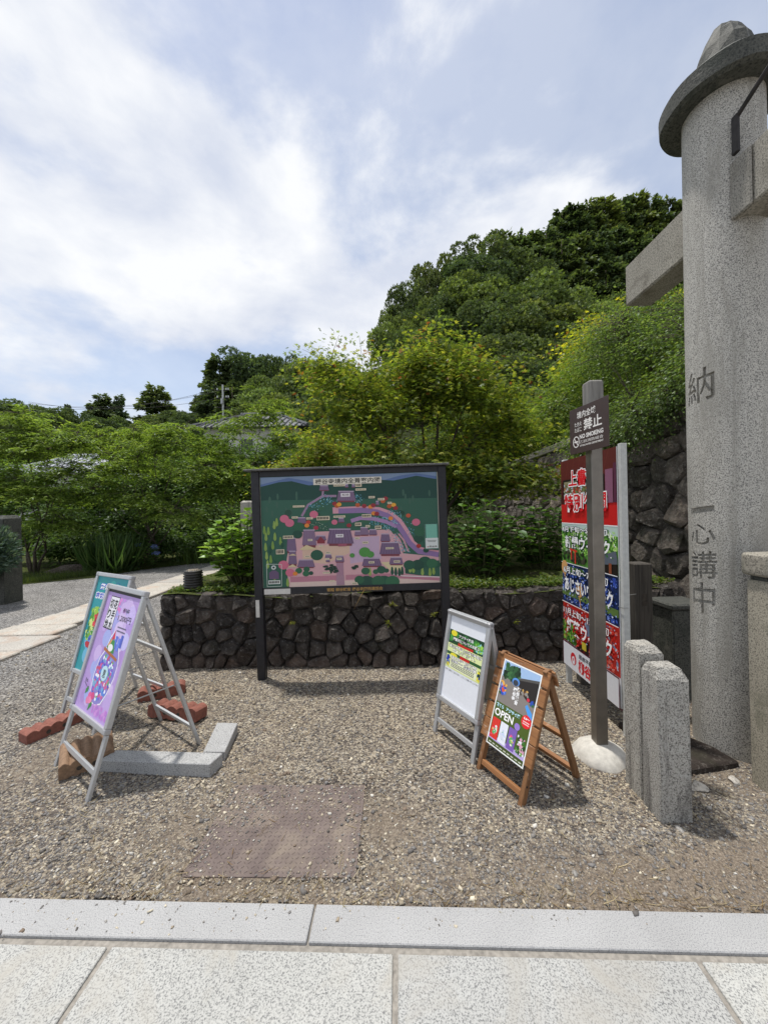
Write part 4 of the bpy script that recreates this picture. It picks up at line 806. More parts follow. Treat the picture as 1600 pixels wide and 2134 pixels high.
# ------------------------------------------------------------------ no-smoking sign
S = thing('warning_sign', 'brown no-smoking and no-fire sign on a post set in a white concrete mound', 'sign', (1.264, 2.30, 0))
MB().box((-0.034, -0.034, 0.02), (0.034, 0.034, 1.86)).build('post', 'brown_steel', S, bevel=0.004)
MB().box((-0.044, -0.044, 1.862), (0.044, 0.044, 2.255)).build('wooden_post_top', 'wood_grey', S, bevel=0.010)
MB().lathe([(0.155, -0.01), (0.150, 0.02), (0.125, 0.055), (0.085, 0.085), (0.045, 0.098)], 28, wob=lambda t, j: 0.06 * math.sin(3 * t + j) + 0.03 * math.sin(7 * t)).build('concrete_footing', 'concrete', S, smooth=True)
pf = frame((1.158 - 1.264, 2.375 - 2.30, 1.828), (0.045, -0.335, 0), (0, 0, 1))
MB(pf).box((0, 0, -0.004), (0.338, 0.272, 0.0)).build('sign_plate', 'brown_plate', S, bevel=0.0015)
P = Print(pf @ Matrix.Translation((0, 0, 0.0003))); c = '#e9e6e0'
P.text('境内全域', .075, .205, .235, .245, c, 1, .015); P.text('禁止', .135, .125, .285, .190, c, 1, .02); P.text('たき火', .05, .160, .115, .186, c, 1, .01); P.text('たばこ', .05, .127, .115, .153, c, 1, .01)
P.text('NO SMOKING', .096, .082, .295, .106, c, 1, .035); P.text('乙訓消防組合', .096, .054, .295, .072, c, 1); P.text('OTOKUNI FIRE DEPARTMENT', .096, .036, .295, .046, c, 1, .02)
P.disc(.062, .070, .030, .034, c, 1, 28).disc(.062, .070, .024, .028, '#3c2c29', 1.5, 28).rect(.044, .066, .080, .074, c, 2).band([(.045, .092), (.079, .048)], .006, c, 2.4)
P.build('lettering', S, 'print_matte')

# ------------------------------------------------------------------ tall red event banner board
bn = thing('event_board', 'tall red and blue seasonal event board on white posts, facing the lane', 'notice board', (1.545, 2.90, 0))
for y_ in (0.385, -0.405): MB().box((-0.010, y_ - 0.018, -0.02), (0.030, y_ + 0.018, 1.915)).build('post', 'white_paint', bn, bevel=0.002)
MB().box((-0.017, -0.386, 0.178), (-0.0105, 0.404, 1.90)).build('panel', 'white_panel', bn)
MB().box((-0.018, -0.390, 0.168), (-0.009, 0.408, 0.1775)).build('edge_strip', 'maroon_edge', bn)
W, H = 0.79, 1.722; P = Print(frame((-0.0172, 0.404, 0.178), (0, -1, 0), (0, 0, 1))); r = random.Random(44)
def yv(f): return H * (1 - f)
P.rect(0, yv(.213), W, H, '#4a1a18', .6); P.poly([(0, H), (W, H), (W, yv(.085)), (W * .80, yv(.10)), (0, yv(.105))], '#5e2420', 1)
for k in range(8): P.band([(W * (.05 + .12 * k), H - .004), (W * (.0 + .115 * k), yv(.085))], .004, '#7a3a30', 1.3)
P.rect(W * .05, yv(.213), W * .82, yv(.095), '#1a1413', 1.5); P.rect(W * .08, yv(.205), W * .79, yv(.105), '#8f8a6a', 1.8); P.speck(r, W * .08, yv(.20), W * .79, yv(.11), 110, .022, ['#c23a26', '#e0603a', '#6f7a4a', '#a8a888', '#8f4a30', '#b8c4d0'], 2)
P.speck(r, W * .08, yv(.20), W * .79, yv(.11), 160, .010, ['#d8462e', '#e87a4a', '#5f6a3a', '#c8ccb8', '#7f3a26', '#dfe6ee'], 2.7); P.rect(W * .84, yv(.213), W * .95, yv(.08), '#8a5a72', 1.9); P.rect(W * .96, yv(.213), W, yv(.06), '#5c2c44', 1.9)
P.rect(0, yv(.305), W, yv(.213), '#c81f1f', 1); P.rect(0, yv(.307), W, yv(.302), '#eeeeee', 1.4)
P.text('上書院', W * .20, yv(.130), W * .72, yv(.058), '#d8202a', 4, .025, '#ffffff', .05); P.text('特別公開', W * .10, yv(.245), W * .86, yv(.168), '#d8202a', 4, .025, '#ffffff', .05)
P.rect(0, yv(.497), W, yv(.307), '#5f9a3f', .8); P.rect(0, yv(.345), W, yv(.307), '#bcd0c8', 1); P.speck(r, 0, yv(.455), W, yv(.318), 210, .030, ['#7fbf4a', '#9cd65e', '#4f8f34', '#b8e07a', '#e4f0d8', '#3a6f2a'], 1.2); P.speck(r, 0, yv(.44), W, yv(.318), 300, .012, ['#a8dc6a', '#d0f09a', '#3f7a2a', '#f0f8e8', '#2f5a22'], 1.85); P.speck(r, 0, yv(.495), W * .52, yv(.43), 70, .022, ['#23301c', '#35402a', '#4a4a3a'], 1.9)
P.poly([(W * .58, yv(.452)), (W * .98, yv(.40)), (W, yv(.43)), (W, yv(.45)), (W * .60, yv(.475))], '#5f6672', 2.3); P.rect(W * .62, yv(.4965), W, yv(.452), '#241d1a', 2.1); P.rect(W * .88, yv(.4965), W * .92, yv(.452), '#8a4a30', 2.5)
P.band([(W * .22, yv(.475)), (W * .22, yv(.425))], .016, '#d8382a', 2.6); P.band([(W * .30, yv(.49)), (W * .30, yv(.43))], .018, '#d8382a', 2.6); P.band([(W * .19, yv(.425)), (W * .34, yv(.432))], .014, '#d8382a', 2.7)
P.text('4月下旬〜5月上旬', W * .03, yv(.345), W * .86, yv(.318), '#ffffff', 4, .02, '#26344a', .07); P.text('新緑ウィーク', W * .10, yv(.42), W * .90, yv(.365), '#ffffff', 4, .03, '#1f3a2a', .07)
P.rect(0, yv(.69), W, yv(.497), '#1f2f5a', .9); P.speck(r, 0, yv(.69), W, yv(.50), 260, .022, ['#3a55b8', '#5f7fe0', '#23357a', '#8aa4f0', '#1a2240', '#4a68c8'], 1.2)
P.speck(r, 0, yv(.69), W, yv(.50), 420, .010, ['#a8c0ff', '#7f9af0', '#16204a', '#dfe8ff', '#2f489a'], 1.9); P.rect(W * .08, yv(.54), W * .46, yv(.51), '#4a6a2f', 2.2); P.rect(0, yv(.655), W, yv(.625), '#5f7a3f', 2.2); P.rect(0, yv(.498), W, yv(.4945), '#eeeeee', 2.6)
for a, b in ((.37, .605), (.68, .600), (.02, .52)): P.disc(max(W * a, .056), yv(b), .055, .060, '#d8a46a', 2.8); P.band([(max(W * a, .056), yv(b + .035)), (max(W * a, .056) + .02, yv(b + .088))], .012, '#d8a46a', 2.7)
P.text('6月上旬〜7月上旬', W * .05, yv(.545), W * .86, yv(.512), '#ffffff', 4, .02, '#26344a', .07); P.text('あじさいウィーク', W * .07, yv(.63), W * .93, yv(.565), '#ffffff', 4, .03, '#1f2f5a', .07)
P.rect(0, yv(.885), W, yv(.69), '#b8261c', .9); P.rect(0, yv(.692), W, yv(.688), '#eeeeee', 2.6); P.speck(r, 0, yv(.885), W, yv(.693), 320, .019, ['#d8281f', '#b81f1a', '#e8483a', '#8f1a18', '#e06a5a', '#7f8fb0', '#c8d0e0'], 1.2)
P.speck(r, 0, yv(.885), W, yv(.693), 450, .009, ['#ff5a48', '#6a1412', '#f0a090', '#b0c0dc', '#e02a20'], 1.9); P.rect(0, yv(.88), W * .28, yv(.78), '#4a7a2f', 2.0); P.speck(r, 0, yv(.88), W * .28, yv(.78), 40, .02, ['#6fa83a', '#2f5a24', '#8fc04a'], 2.1); P.poly([(W * .30, yv(.875)), (W * .52, yv(.82)), (W * .52, yv(.885)), (W * .30, yv(.885))], '#1f1614', 2.3); P.rect(W * .40, yv(.87), W * .48, yv(.835), '#c8b83a', 2.6); P.poly([(W * .48, yv(.72)), (W * .80, yv(.75)), (W * .80, yv(.775)), (W * .48, yv(.80))], '#6f7f9a', 2.3)
P.text('11月上旬〜12月上旬', W * .03, yv(.745), W * .86, yv(.712), '#ffffff', 4, .02, '#7a1a1a', .06); P.text('紅葉ウィーク', W * .10, yv(.83), W * .90, yv(.76), '#ffffff', 4, .03, '#c01f1f', .07)
P.rect(0, 0, W, yv(.885), '#e2e4ea', 2.9); P.rect(0, yv(.889), W, yv(.883), '#5a1030', 3.1); P.rect(0, 0, .008, yv(.885), '#5a1030', 3.1); P.rect(W - .008, 0, W, yv(.885), '#5a1030', 3.1)
P.disc(W * .225, yv(.945), .046, .050, '#cf2430', 4, 22); P.disc(W * .225, yv(.952), .024, .034, '#e2e4ea', 4.4, 16); P.disc(W * .225, yv(.948), .009, .012, '#cf2430', 4.8, 10)
P.text('眼病平癒祈願所', W * .34, yv(.925), W * .76, yv(.903), '#3a3a40', 4, .02); P.text('柳谷観音', W * .33, yv(.985), W * .78, yv(.932), '#cf2430', 4, .05)
P.build('poster', bn)
for z in (0.19, 0.85): MB().tube([(0.012, -0.43, z), (-0.022, -0.428, z), (-0.022, -0.385, z)], [0.0025] * 3, 6).build('wire_tie', 'steel_wire', bn)
# weathered posts behind it
for (x, y_, h, s_), lb in zip(((1.865, 2.83, 1.09, .062), (1.70, 3.28, 0.95, .06)), ('weathered grey timber post between the event board and the gate pillar', 'dark timber post standing hidden behind the event board')):
    t = thing('timber_post', lb, 'post', (x, y_, 0)); MB().box((-s_, -s_, -0.02), (s_, s_, h)).build('post_shaft', 'wood_dark', t, bevel=0.008)
    MB().box((-0.018, -s_ - 0.0015, h * .72), (0.018, -s_ + 0.004, h * .80)).build('mortise_shade', 'joint_soil_and_shade', t); MB().tube([(-s_, -s_ - .002, h * .80), (-s_ - .14, -s_ - .02, h * .79)], [0.0025] * 2, 6).build('wire_tie', 'steel_wire', t)  # solid dark block on the post face paints the shade of a mortise

# ------------------------------------------------------------------ stone gate
GX, GY, GR = 2.15, 2.39, 0.203
GT = thing('stone_gate', 'tall round granite gate pillar with mossy ring cap and carved characters', 'stone gate', (GX, GY, 0))
def gate_pillar(cut):
    m = MB(); prof = [(GR * (1.0 if z < 2.5 else 1 - .015 * (z - 2.5)), z) for z in np.linspace(-0.05, 4.0, 82)]
    me = m.lathe(prof, 96).mesh('pillar', smooth=True); o = new_obj('pillar', me, 'granite_pillar', GT)
    if not cut: return o
    cv = []; cf = []
    for ch, zc_, hgt, wid in (('納', 2.235, .205, .180), ('一', 1.475, .035, .155), ('心', 1.325, .130, .165), ('講', 1.135, .170, .175), ('中', 0.93, .195, .150)):
        c_ = bpy.data.curves.new('t', 'FONT'); c_.body = ch; c_.size = 1; c_.resolution_u = 2; c_.offset = 0.010
        to_ = bpy.data.objects.new('t', c_); COL.objects.link(to_); c_.extrude = 0.1
        tm = bpy.data.meshes.new_from_object(to_.evaluated_get(bpy.context.evaluated_depsgraph_get())); bpy.data.objects.remove(to_); bpy.data.curves.remove(c_)
        v = np.array([q.co[:] for q in tm.vertices]); lo, hi = v.min(0), v.max(0); n0 = len(cv)
        for q in v:
            u_ = (q[0] - (lo[0] + hi[0]) / 2) / (hi[0] - lo[0]) * wid; w_ = (q[1] - (lo[1] + hi[1]) / 2) / max(hi[1] - lo[1], .05) * hgt; r_ = GR + (0.03 if q[2] > 0 else -0.018)
            w_ += 0.12 * u_                                                    # slanting brush hand
            a = math.pi + 0.12 + u_ / GR; cv.append((r_ * math.cos(a), r_ * math.sin(a), zc_ + w_))
        cf += [tuple(i + n0 for i in p_.vertices) for p_ in tm.polygons]; bpy.data.meshes.remove(tm)
    cm = bpy.data.meshes.new('c'); cm.from_pydata(cv, [], cf); bm = bmesh.new(); bm.from_mesh(cm); bmesh.ops.remove_doubles(bm, verts=bm.verts, dist=1e-5); bmesh.ops.recalc_face_normals(bm, faces=bm.faces); bm.to_mesh(cm); bm.free()
    co = bpy.data.objects.new('c', cm); COL.objects.link(co); co.parent = GT
    md_ = o.modifiers.new('b', 'BOOLEAN'); md_.operation = 'DIFFERENCE'; md_.object = co; md_.solver = 'MANIFOLD'
    bpy.context.view_layer.update(); new = bpy.data.meshes.new_from_object(o.evaluated_get(bpy.context.evaluated_depsgraph_get()))
    o.modifiers.clear(); bpy.data.objects.remove(co); bpy.data.meshes.remove(cm)
    if len(new.vertices) > len(me.vertices): o.data = new; new.name = 'pillar'
    o.data.set_sharp_from_angle(angle=0.5)
    return o
gate_pillar(True)
o2 = gate_pillar(False); o2.location = (0, -4.4, 0)
def cap(yo):
    w_ = lambda t, j: 0.012 * math.sin(3 * t + 1) + 0.008 * math.sin(7 * t + j)
    rg_ = MB().lathe([(GR * .975, 3.945), (GR + 0.085, 3.940), (GR + 0.108, 3.955), (GR + 0.110, 4.055), (GR + 0.095, 4.072), (GR * .75, 4.16)], 56, (0, yo), w_).build('ring_cap', 'granite_mossy', GT, smooth=True); rg_.data.set_sharp_from_angle(angle=0.55)
    MB().lathe([(0.185, 4.11), (0.185, 4.17), (0.16, 4.27), (0.12, 4.36), (0.085, 4.42), (0.05, 4.46), (0.015, 4.47)], 18, (0.03, yo + 0.0), lambda t, j: 0.12 * math.sin(2 * t + .6) + 0.09 * math.sin(3 * t + j * .9) + 0.06 * math.sin(5 * t + 2 * j)).build('top_stone', 'granite_mossy', GT)
cap(0); cap(-4.4)
MB().box((-0.11, 0.0, 3.165), (0.10, 0.80, 3.495)).build('tie_beam', 'granite_beam', GT, bevel=0.012)
MB().box((-0.10, -5.2, 3.150), (0.10, -0.001, 3.480)).build('tie_beam', 'granite_beam', GT, bevel=0.012)
MB().box((-0.118, -0.225, 3.50), (-0.095, -0.185, 3.72)).build('iron_bracket', 'iron', GT, bevel=0.006); MB().tube([(-0.105, -0.205, 3.70), (-0.09, -0.40, 3.80)], [0.012] * 2, 8).build('iron_rod', 'iron', GT)
MB().box((-0.118, -0.30, 3.142), (-0.102, -0.17, 3.470)).build('wedge_stone', 'granite_beam', GT, bevel=0.008)

# ------------------------------------------------------------------ short stone posts, rocks
def stone_post(label, x0, y0, x1, y1, h, slope, mat, seed, group=None):
    t = thing('stone_post', label, 'stone post', ((x0 + x1) / 2, (y0 + y1) / 2, 0), 0, group); a, b = (x1 - x0) / 2, (y1 - y0) / 2
    V = [(-a, -b, -.03), (a, -b, -.03), (a, b, -.03), (-a, b, -.03), (-a * .98, -b * .98, h - slope), (a * .98, -b * .98, h - slope * 1.15), (a * .98, b * .98, h - slope), (-a * .98, b * .98, h - slope * .9), (-a * .80, -b * .55, h), (a * .70, -b * .60, h - .008), (a * .72, b * .8, h), (-a * .82, b * .8, h - .006)]
    F = [(0, 3, 2, 1), (0, 1, 5, 4), (1, 2, 6, 5), (2, 3, 7, 6), (3, 0, 4, 7), (4, 5, 9, 8), (5, 6, 10, 9), (6, 7, 11, 10), (7, 4, 8, 11), (8, 9, 10, 11)]
    MB().add(V, F).build('post_shaft', mat, t, bevel=0.010, segs=2, subdiv=2, jitter=0.0022, seed=seed); return t
stone_post('lichened short granite post, nearest of the two side by side', 1.268, 1.797, 1.418, 1.925, 0.735, 0.05, 'granite_old', 1)
stone_post('lichened short granite post just behind its nearer twin', 1.275, 1.945, 1.405, 2.075, 0.79, 0.035, 'granite_old', 2)
t = thing('stone_post', 'tan capped stone post at the right edge beside the gate pillar', 'stone post', (2.075, 2.015, 0))
MB().box((-0.125, -0.06, -0.03), (0.125, 0.06, 1.10)).build('post_shaft', 'granite_tan', t, bevel=0.016, segs=2, subdiv=2, jitter=.002)
MB().box((-0.115, -0.052, 1.098), (0.115, 0.052, 1.125)).build('post_neck', 'granite_mossy', t, bevel=0.005); MB().box((-0.145, -0.08, 1.123), (0.145, 0.08, 1.245)).build('post_cap', 'granite_tan', t, bevel=0.028, segs=3)
t = thing('stone_post', 'dark inscribed stone post half hidden behind the gate pillar', 'stone post', (2.32, 3.06, 0))
MB().box((-0.13, -0.12, -0.03), (0.13, 0.12, 0.70)).build('post_shaft', 'granite_mossy', t, bevel=0.014, segs=2, subdiv=2, jitter=.002); MB().box((-0.15, -0.14, 0.702), (0.15, 0.14, 0.75)).build('post_cap', 'granite_mossy', t, bevel=0.012)
def rock(label, x, y_, z, sx, sy, sz, mat, seed, rz=0, name='rock', cat='rock', group=None):
    bm = bmesh.new(); bmesh.ops.create_icosphere(bm, subdivisions=3, radius=1.0); r = random.Random(seed); pl = [(Vector((r.uniform(-1, 1), r.uniform(-1, 1), r.uniform(-1, 1))).normalized(), r.uniform(.55, .85)) for _ in range(9)]
    for v in bm.verts:
        for n_, d_ in pl:
            k = v.co.dot(n_) - d_
            if k > 0: v.co -= n_ * k
        v.co = Vector((v.co.x * sx, v.co.y * sy, v.co.z * sz)) + Vector((r.uniform(-1, 1), r.uniform(-1, 1), r.uniform(-1, 1))) * 0.012 * min(sx, sy)
    me = bpy.data.meshes.new(name); bm.to_mesh(me); bm.free(); o = new_obj(name, me, mat); o.location = (x, y_, z); o.rotation_euler = (0, 0, rz); return tag(o, label, cat, group)
s = MB().add([(1.58, 2.10, -.02), (1.99, 2.17, -.02), (1.95, 2.30, -.02), (1.80, 2.55, -.02), (1.55, 2.6, -.02), (1.585, 2.105, .048), (1.985, 2.175, .045), (1.95, 2.30, .055), (1.80, 2.55, .055), (1.555, 2.6, .05)],
             [(4, 3, 2, 1, 0), (5, 6, 7, 8, 9)] + [(i, (i + 1) % 5, (i + 1) % 5 + 5, i + 5) for i in range(5)]).build('footing_slab', 'fieldstone_base', bevel=0.008); tag(s, 'flat dark foundation slab wedged at the foot of the gate pillar', 'stone slab')
rock('pale beige rock lying behind the pair of short granite posts', 2.05, 2.72, .55, .10, .08, .05, 'path_stone', 3); bpy.data.objects['rock'].location = (2.36, 3.55, 0.06)
for i, (x, y_, sx, m_t, lb) in enumerate([(2.55, 3.75, .22, 'fieldstone_grey', 'grey boulder at the foot of the tall wall beside the timber post'), (2.75, 3.35, .25, 'fieldstone_grey', 'mossy boulder at the wall foot behind the inscribed post'), (1.98, 2.05 + .9, .07, 'fieldstone_base', 'small brown rock beside the timber post'), (1.62, 2.02, .05, 'path_stone', 'flat tan stone chip on the gravel by the foundation slab'), (1.86, 2.07, .035, 'path_stone', 'small pale pebble before the foundation slab'), (1.33, 1.765, .03, 'path_stone', 'orange-tan pebble at the foot of the nearest short post')]):
    rock(lb, x, y_, sx * .3, sx, sx * .8, sx * .6, m_t, 20 + i, i)

# ------------------------------------------------------------------ kerb stones, bricks, cover plate, drain pipe
k1 = MB().add([(-1.70, 2.245, 0), (-1.02, 2.185, 0), (-0.99, 2.29, 0), (-1.66, 2.345, 0), (-1.70, 2.245, .080), (-1.02, 2.185, .083), (-0.99, 2.29, .082), (-1.66, 2.345, .080)], [(0, 3, 2, 1), (4, 5, 6, 7), (0, 1, 5, 4), (1, 2, 6, 5), (2, 3, 7, 6), (3, 0, 4, 7)]).build('kerb_stone', 'granite_kerb', bevel=0.004)
tag(k1, 'long grey granite kerb stone lying sideways beside the purple sign', 'kerb stone')
k2 = MB().add([(-1.13, 2.335, 0), (-0.995, 2.33, 0), (-1.03, 2.63, 0), (-1.175, 2.64, 0), (-1.13, 2.335, .062), (-0.995, 2.33, .064), (-1.03, 2.63, .075), (-1.175, 2.64, .075)], [(0, 3, 2, 1), (4, 5, 6, 7), (0, 1, 5, 4), (1, 2, 6, 5), (2, 3, 7, 6), (3, 0, 4, 7)]).build('kerb_stone', 'granite_kerb', bevel=0.004)
tag(k2, 'shorter pale kerb stone pointing away behind the long one', 'kerb stone')
def wavy_brick(label, c, L, hgt, wd, rz, mat, rx=0.0, z=0.0, n=5):
    top = []; bot = []
    for i in range(n * 6 + 1):
        f = i / (n * 6); q = abs(math.sin(math.pi * n * f)); top.append((-L / 2 + L * f, hgt * (0.80 + 0.20 * q))); bot.append((-L / 2 + L * f, hgt * 0.10 * (1 - q)))
    t = thing('scalloped_brick', label, 'brick', (c[0], c[1], z), rz, 'scalloped bricks weighing down the signs'); t.rotation_euler = (rx, 0, rz)
    MB().prism(top + bot[::-1], -wd / 2, wd / 2).build('brick_body', mat, t, bevel=0.002)
    for k in range(2):
        for s_ in (-1, 1): MB().tube([(-L * .14 + L * .28 * k, s_ * (wd / 2 + .0012), hgt * .46), (-L * .14 + L * .28 * k, s_ * (wd / 2 - .012), hgt * .46)], [0.014, 0.014], 12).build('hole_shade', 'joint_soil_and_shade', t)  # solid dark plugs paint the shade of open holes in the brick sides
wavy_brick('red scalloped brick at far left by the teal sign', (-2.36, 2.70), 0.33, 0.085, 0.115, rad(64), 'brick_red')
wavy_brick('tan scalloped brick resting on the crossbar of the purple sign', (-1.83, 2.33), 0.26, 0.10, 0.21, rad(38), 'brick_tan', rx=rad(9), z=0.025)
wavy_brick('red scalloped brick behind, on the foot of the teal sign', (-1.87, 3.19), 0.34, 0.10, 0.11, rad(25), 'brick_red')
wavy_brick('red scalloped brick on the rear foot of the purple sign', (-1.56, 2.84), 0.42, 0.10, 0.12, rad(-14), 'brick_red', rx=rad(-6), z=0.012)

CP = thing('cover_plate', 'rusty chequered steel cover plate half buried in the gravel', 'cover plate', (-0.50, 1.845, 0), rad(-1.5))
def mk_dusty():
    m, nt, b = material('dusty_steel', 0.8, 0.1); v = coord(nt); c = ramp(nt, noise(nt, v, 9, 6, 0.65), [(0.3, (0.115, 0.088, 0.080)), (0.7, (0.18, 0.142, 0.128))])
    c = mixc(nt, ramp(nt, noise(nt, v, 5.5, 7, 0.7, 0.5), [(0.46, 0.0), (0.66, 0.75)]), c, (0.25, 0.205, 0.16)); setc(nt, b, c); bumpn(nt, b, noise(nt, v, 90, 5), 0.3, 0.002); MAT['dusty_steel'] = m
mk_dusty()
MB().box((-0.362, -0.265, -0.012), (0.362, 0.27, 0.006)).build('plate', 'dusty_steel', CP, bevel=0.0015)
tv = MB()
for i in range(32):
    for j in range(23):
        x, y_ = -0.345 + i * 0.0222, -0.245 + j * 0.0222; a = rad(45 if (i + j) % 2 else -45); c_, s_ = math.cos(a) * .0095, math.sin(a) * .0095; e, g = -math.sin(a) * .0032, math.cos(a) * .0032
        tv.add([(x - c_, y_ - s_, .006), (x + e, y_ + g, .006), (x + c_, y_ + s_, .006), (x - e, y_ - g, .006), (x - c_ * .5, y_ - s_ * .5, .0085), (x + c_ * .5, y_ + s_ * .5, .0085)], [(0, 4, 1), (4, 5, 1), (1, 5, 2), (2, 5, 3), (3, 5, 4), (3, 4, 0)])
tag(tv.build('tread_pattern', 'dusty_steel', CP), kind='stuff')
# thin drift of dust and sand lies over the right and far part of the plate (built as loose grains with the gravel)
DP = thing('drain_pipe', 'black corrugated drain pipe standing on top of the low stone wall', 'pipe', (-1.99, 3.98, 0.70))
prof = [(0.072, 0.0)]
for k in range(8): z = 0.012 + k * 0.026; prof += [(0.080, z), (0.094, z + .005), (0.094, z + .015), (0.080, z + .020)]
MB().lathe(prof + [(0.088, 0.222), (0.088, 0.232), (0.070, 0.234)], 32).build('pipe_body', 'black_plastic', DP, smooth=True)
MB().lathe([(0.066, 0.2345), (0.05, 0.244), (0.02, 0.247)], 20).build('fill_gravel', 'gravel', DP)
# ================================================================== PLANTS AND BACKGROUND
def rvec(r, n): return unit(r.standard_normal((n, 3)))
def bez(a, b, c, n):
    t = np.linspace(0, 1, n)[:, None]; return (1 - t) ** 2 * a + 2 * t * (1 - t) * b + t * t * c
def leafy_tree(name, label, cat, base, lobes, ncl, per, tm, lsize, cols, wts, seed, trunk_r=0.05, fork=0.5, spread=0.22, flat=0.35, droop=0.15, mat='leaf', bark='bark', group=None, tip=None, stems=1, shell=0.55, upn=0.9, twig_r=0.004, shoots=0, spray=0.0):
    """trunk, limbs to every lobe, twigs to every leaf cluster, leaves round every cluster; lobes are relative to base"""
    r = np.random.default_rng(seed); T = thing(name, label, cat, base, 0, group)
    lobes = np.array(lobes, float); cen = lobes[:, :3]; rd = lobes[:, 3:]
    tb = MB(); limb_pts = []
    for s_ in range(stems):
        a = 6.283 * s_ / max(stems, 1) + 0.7; fk = np.array([math.cos(a), math.sin(a), 0]) * (0.18 * (stems > 1)) + np.array([r.normal(0, .04), r.normal(0, .04), fork])
        b0 = np.array([math.cos(a), math.sin(a), 0]) * (0.06 * (stems > 1)) + np.array([0, 0, -0.05])
        tb.tube([b0, (b0 + fk) / 2 + r.normal(0, .02, 3), fk], [trunk_r, trunk_r * .85, trunk_r * .75], 7)
        for i in range(len(cen)):
            if stems > 1 and i % stems != s_: continue
            mid = fk * .45 + cen[i] * .55 + np.array([0, 0, -0.12 * rd[i, 2]]) + r.normal(0, .10, 3); p = bez(fk, mid, cen[i] + rd[i] * [0, 0, .5], 9)
            p[1:-1] += r.normal(0, .025, (7, 3)); tb.tube(p, np.linspace(trunk_r * .55, trunk_r * .10, 9), 5); limb_pts += list(p[2:])
    limb_pts = np.array(limb_pts)
    vol = rd.prod(1) ** 0.67; idx = r.choice(len(cen), ncl, p=vol / vol.sum()); d = rvec(r, ncl); d[:, 2] = np.where(d[:, 2] < -0.3, -d[:, 2] * .5, d[:, 2])
    rr = (shell + (1 - shell) * r.random(ncl)) * r.uniform(.80, 1.20, ncl); cp = cen[idx] + d * rd[idx] * rr[:, None]
    if shoots:                                    # upright young shoots standing out of the crown
        k = np.argsort(-cp[:, 2] - .25 * r.random(ncl))[:shoots * 4]; k = r.choice(k, shoots, replace=False); cp[k] += np.c_[r.normal(0, .12, (shoots, 2)), r.uniform(.10, .38, shoots)]
    # twigs
    near = np.argmin(((cp[:, None] - limb_pts[None]) ** 2).sum(2), 1); q = limb_pts[near]
    for i in range(0, ncl): 
        mid = (q[i] + cp[i]) / 2 + np.array([0, 0, 0.10 * np.linalg.norm(cp[i] - q[i])]); tb.tube([q[i], mid, cp[i]], [twig_r * 1.6, twig_r, twig_r * .5], 3, cap=False)
    tb.build('trunk', bark, T, smooth=True)
    n = ncl * per; ci = np.repeat(np.arange(ncl), per); out = unit(cp - q); axis = out[ci]
    off = r.standard_normal((n, 3)) * spread * np.array([1, 1, flat]); t = r.random(n)[:, None]
    P = cp[ci] + off - axis * t * spread * 1.2; P[:, 2] -= droop * (off[:, 0] ** 2 + off[:, 1] ** 2) / max(spread, .01)
    D = unit(off * [1, 1, .3] + axis * 0.5 * spread + r.normal(0, .3, (n, 3)) * spread) - np.array([0, 0, droop * 2]); N = np.array([0, 0, upn]) + r.normal(0, .45, (n, 3)) + d[ci] * .25
    C = palette(r, n, cols, wts) * (1.15 + 0.75 * r.random(ncl))[ci][:, None]
    if spray:                                     # long arching sprays with leaves in two ranks instead of round tufts
        f3 = r.integers(0, 3, n); ang = np.array([-.65, 0, .65])[f3] + (r.normal(0, .25, ncl))[ci]; o2 = unit(out * [1, 1, .35] + r.normal(0, .25, (ncl, 3)))[ci]
        ca, sa = np.cos(ang), np.sin(ang); ax = unit(np.c_[o2[:, 0] * ca - o2[:, 1] * sa, o2[:, 0] * sa + o2[:, 1] * ca, o2[:, 2] * .6 + .25]); tt = r.random(n); ln = spray * (0.7 + .6 * r.random(ncl))[ci]
        P = cp[ci] + ax * (ln * (tt - .3))[:, None]; P[:, 2] -= ln * .55 * tt ** 2; lat = unit(np.cross(ax, [0, 0, 1.0])) * np.where(r.random(n) < .5, -1, 1)[:, None]
        P += r.normal(0, .012, (n, 3)); D = lat * .75 + ax * .55 + np.array([0, 0, -.35]) + r.normal(0, .18, (n, 3)); N = np.array([0, 0, 1.0]) + r.normal(0, .3, (n, 3))
    if tip is not None:
        top = (rr[ci] > .90) & (d[ci][:, 2] > 0.1) & (r.random(n) < tip[1]); C[top] = palette(r, int(top.sum()), tip[0])
    leaves('crown', tm, P, D, N, lsize * r.uniform(.65, 1.2, n), C, mat, T); return T

YG = [(0.145, 0.185, 0.030), (0.19, 0.215, 0.036), (0.095, 0.135, 0.026), (0.23, 0.23, 0.045), (0.06, 0.095, 0.022)]
ORANGE = [(0.30, 0.11, 0.04), (0.34, 0.17, 0.05), (0.24, 0.07, 0.04), (0.33, 0.26, 0.06)]
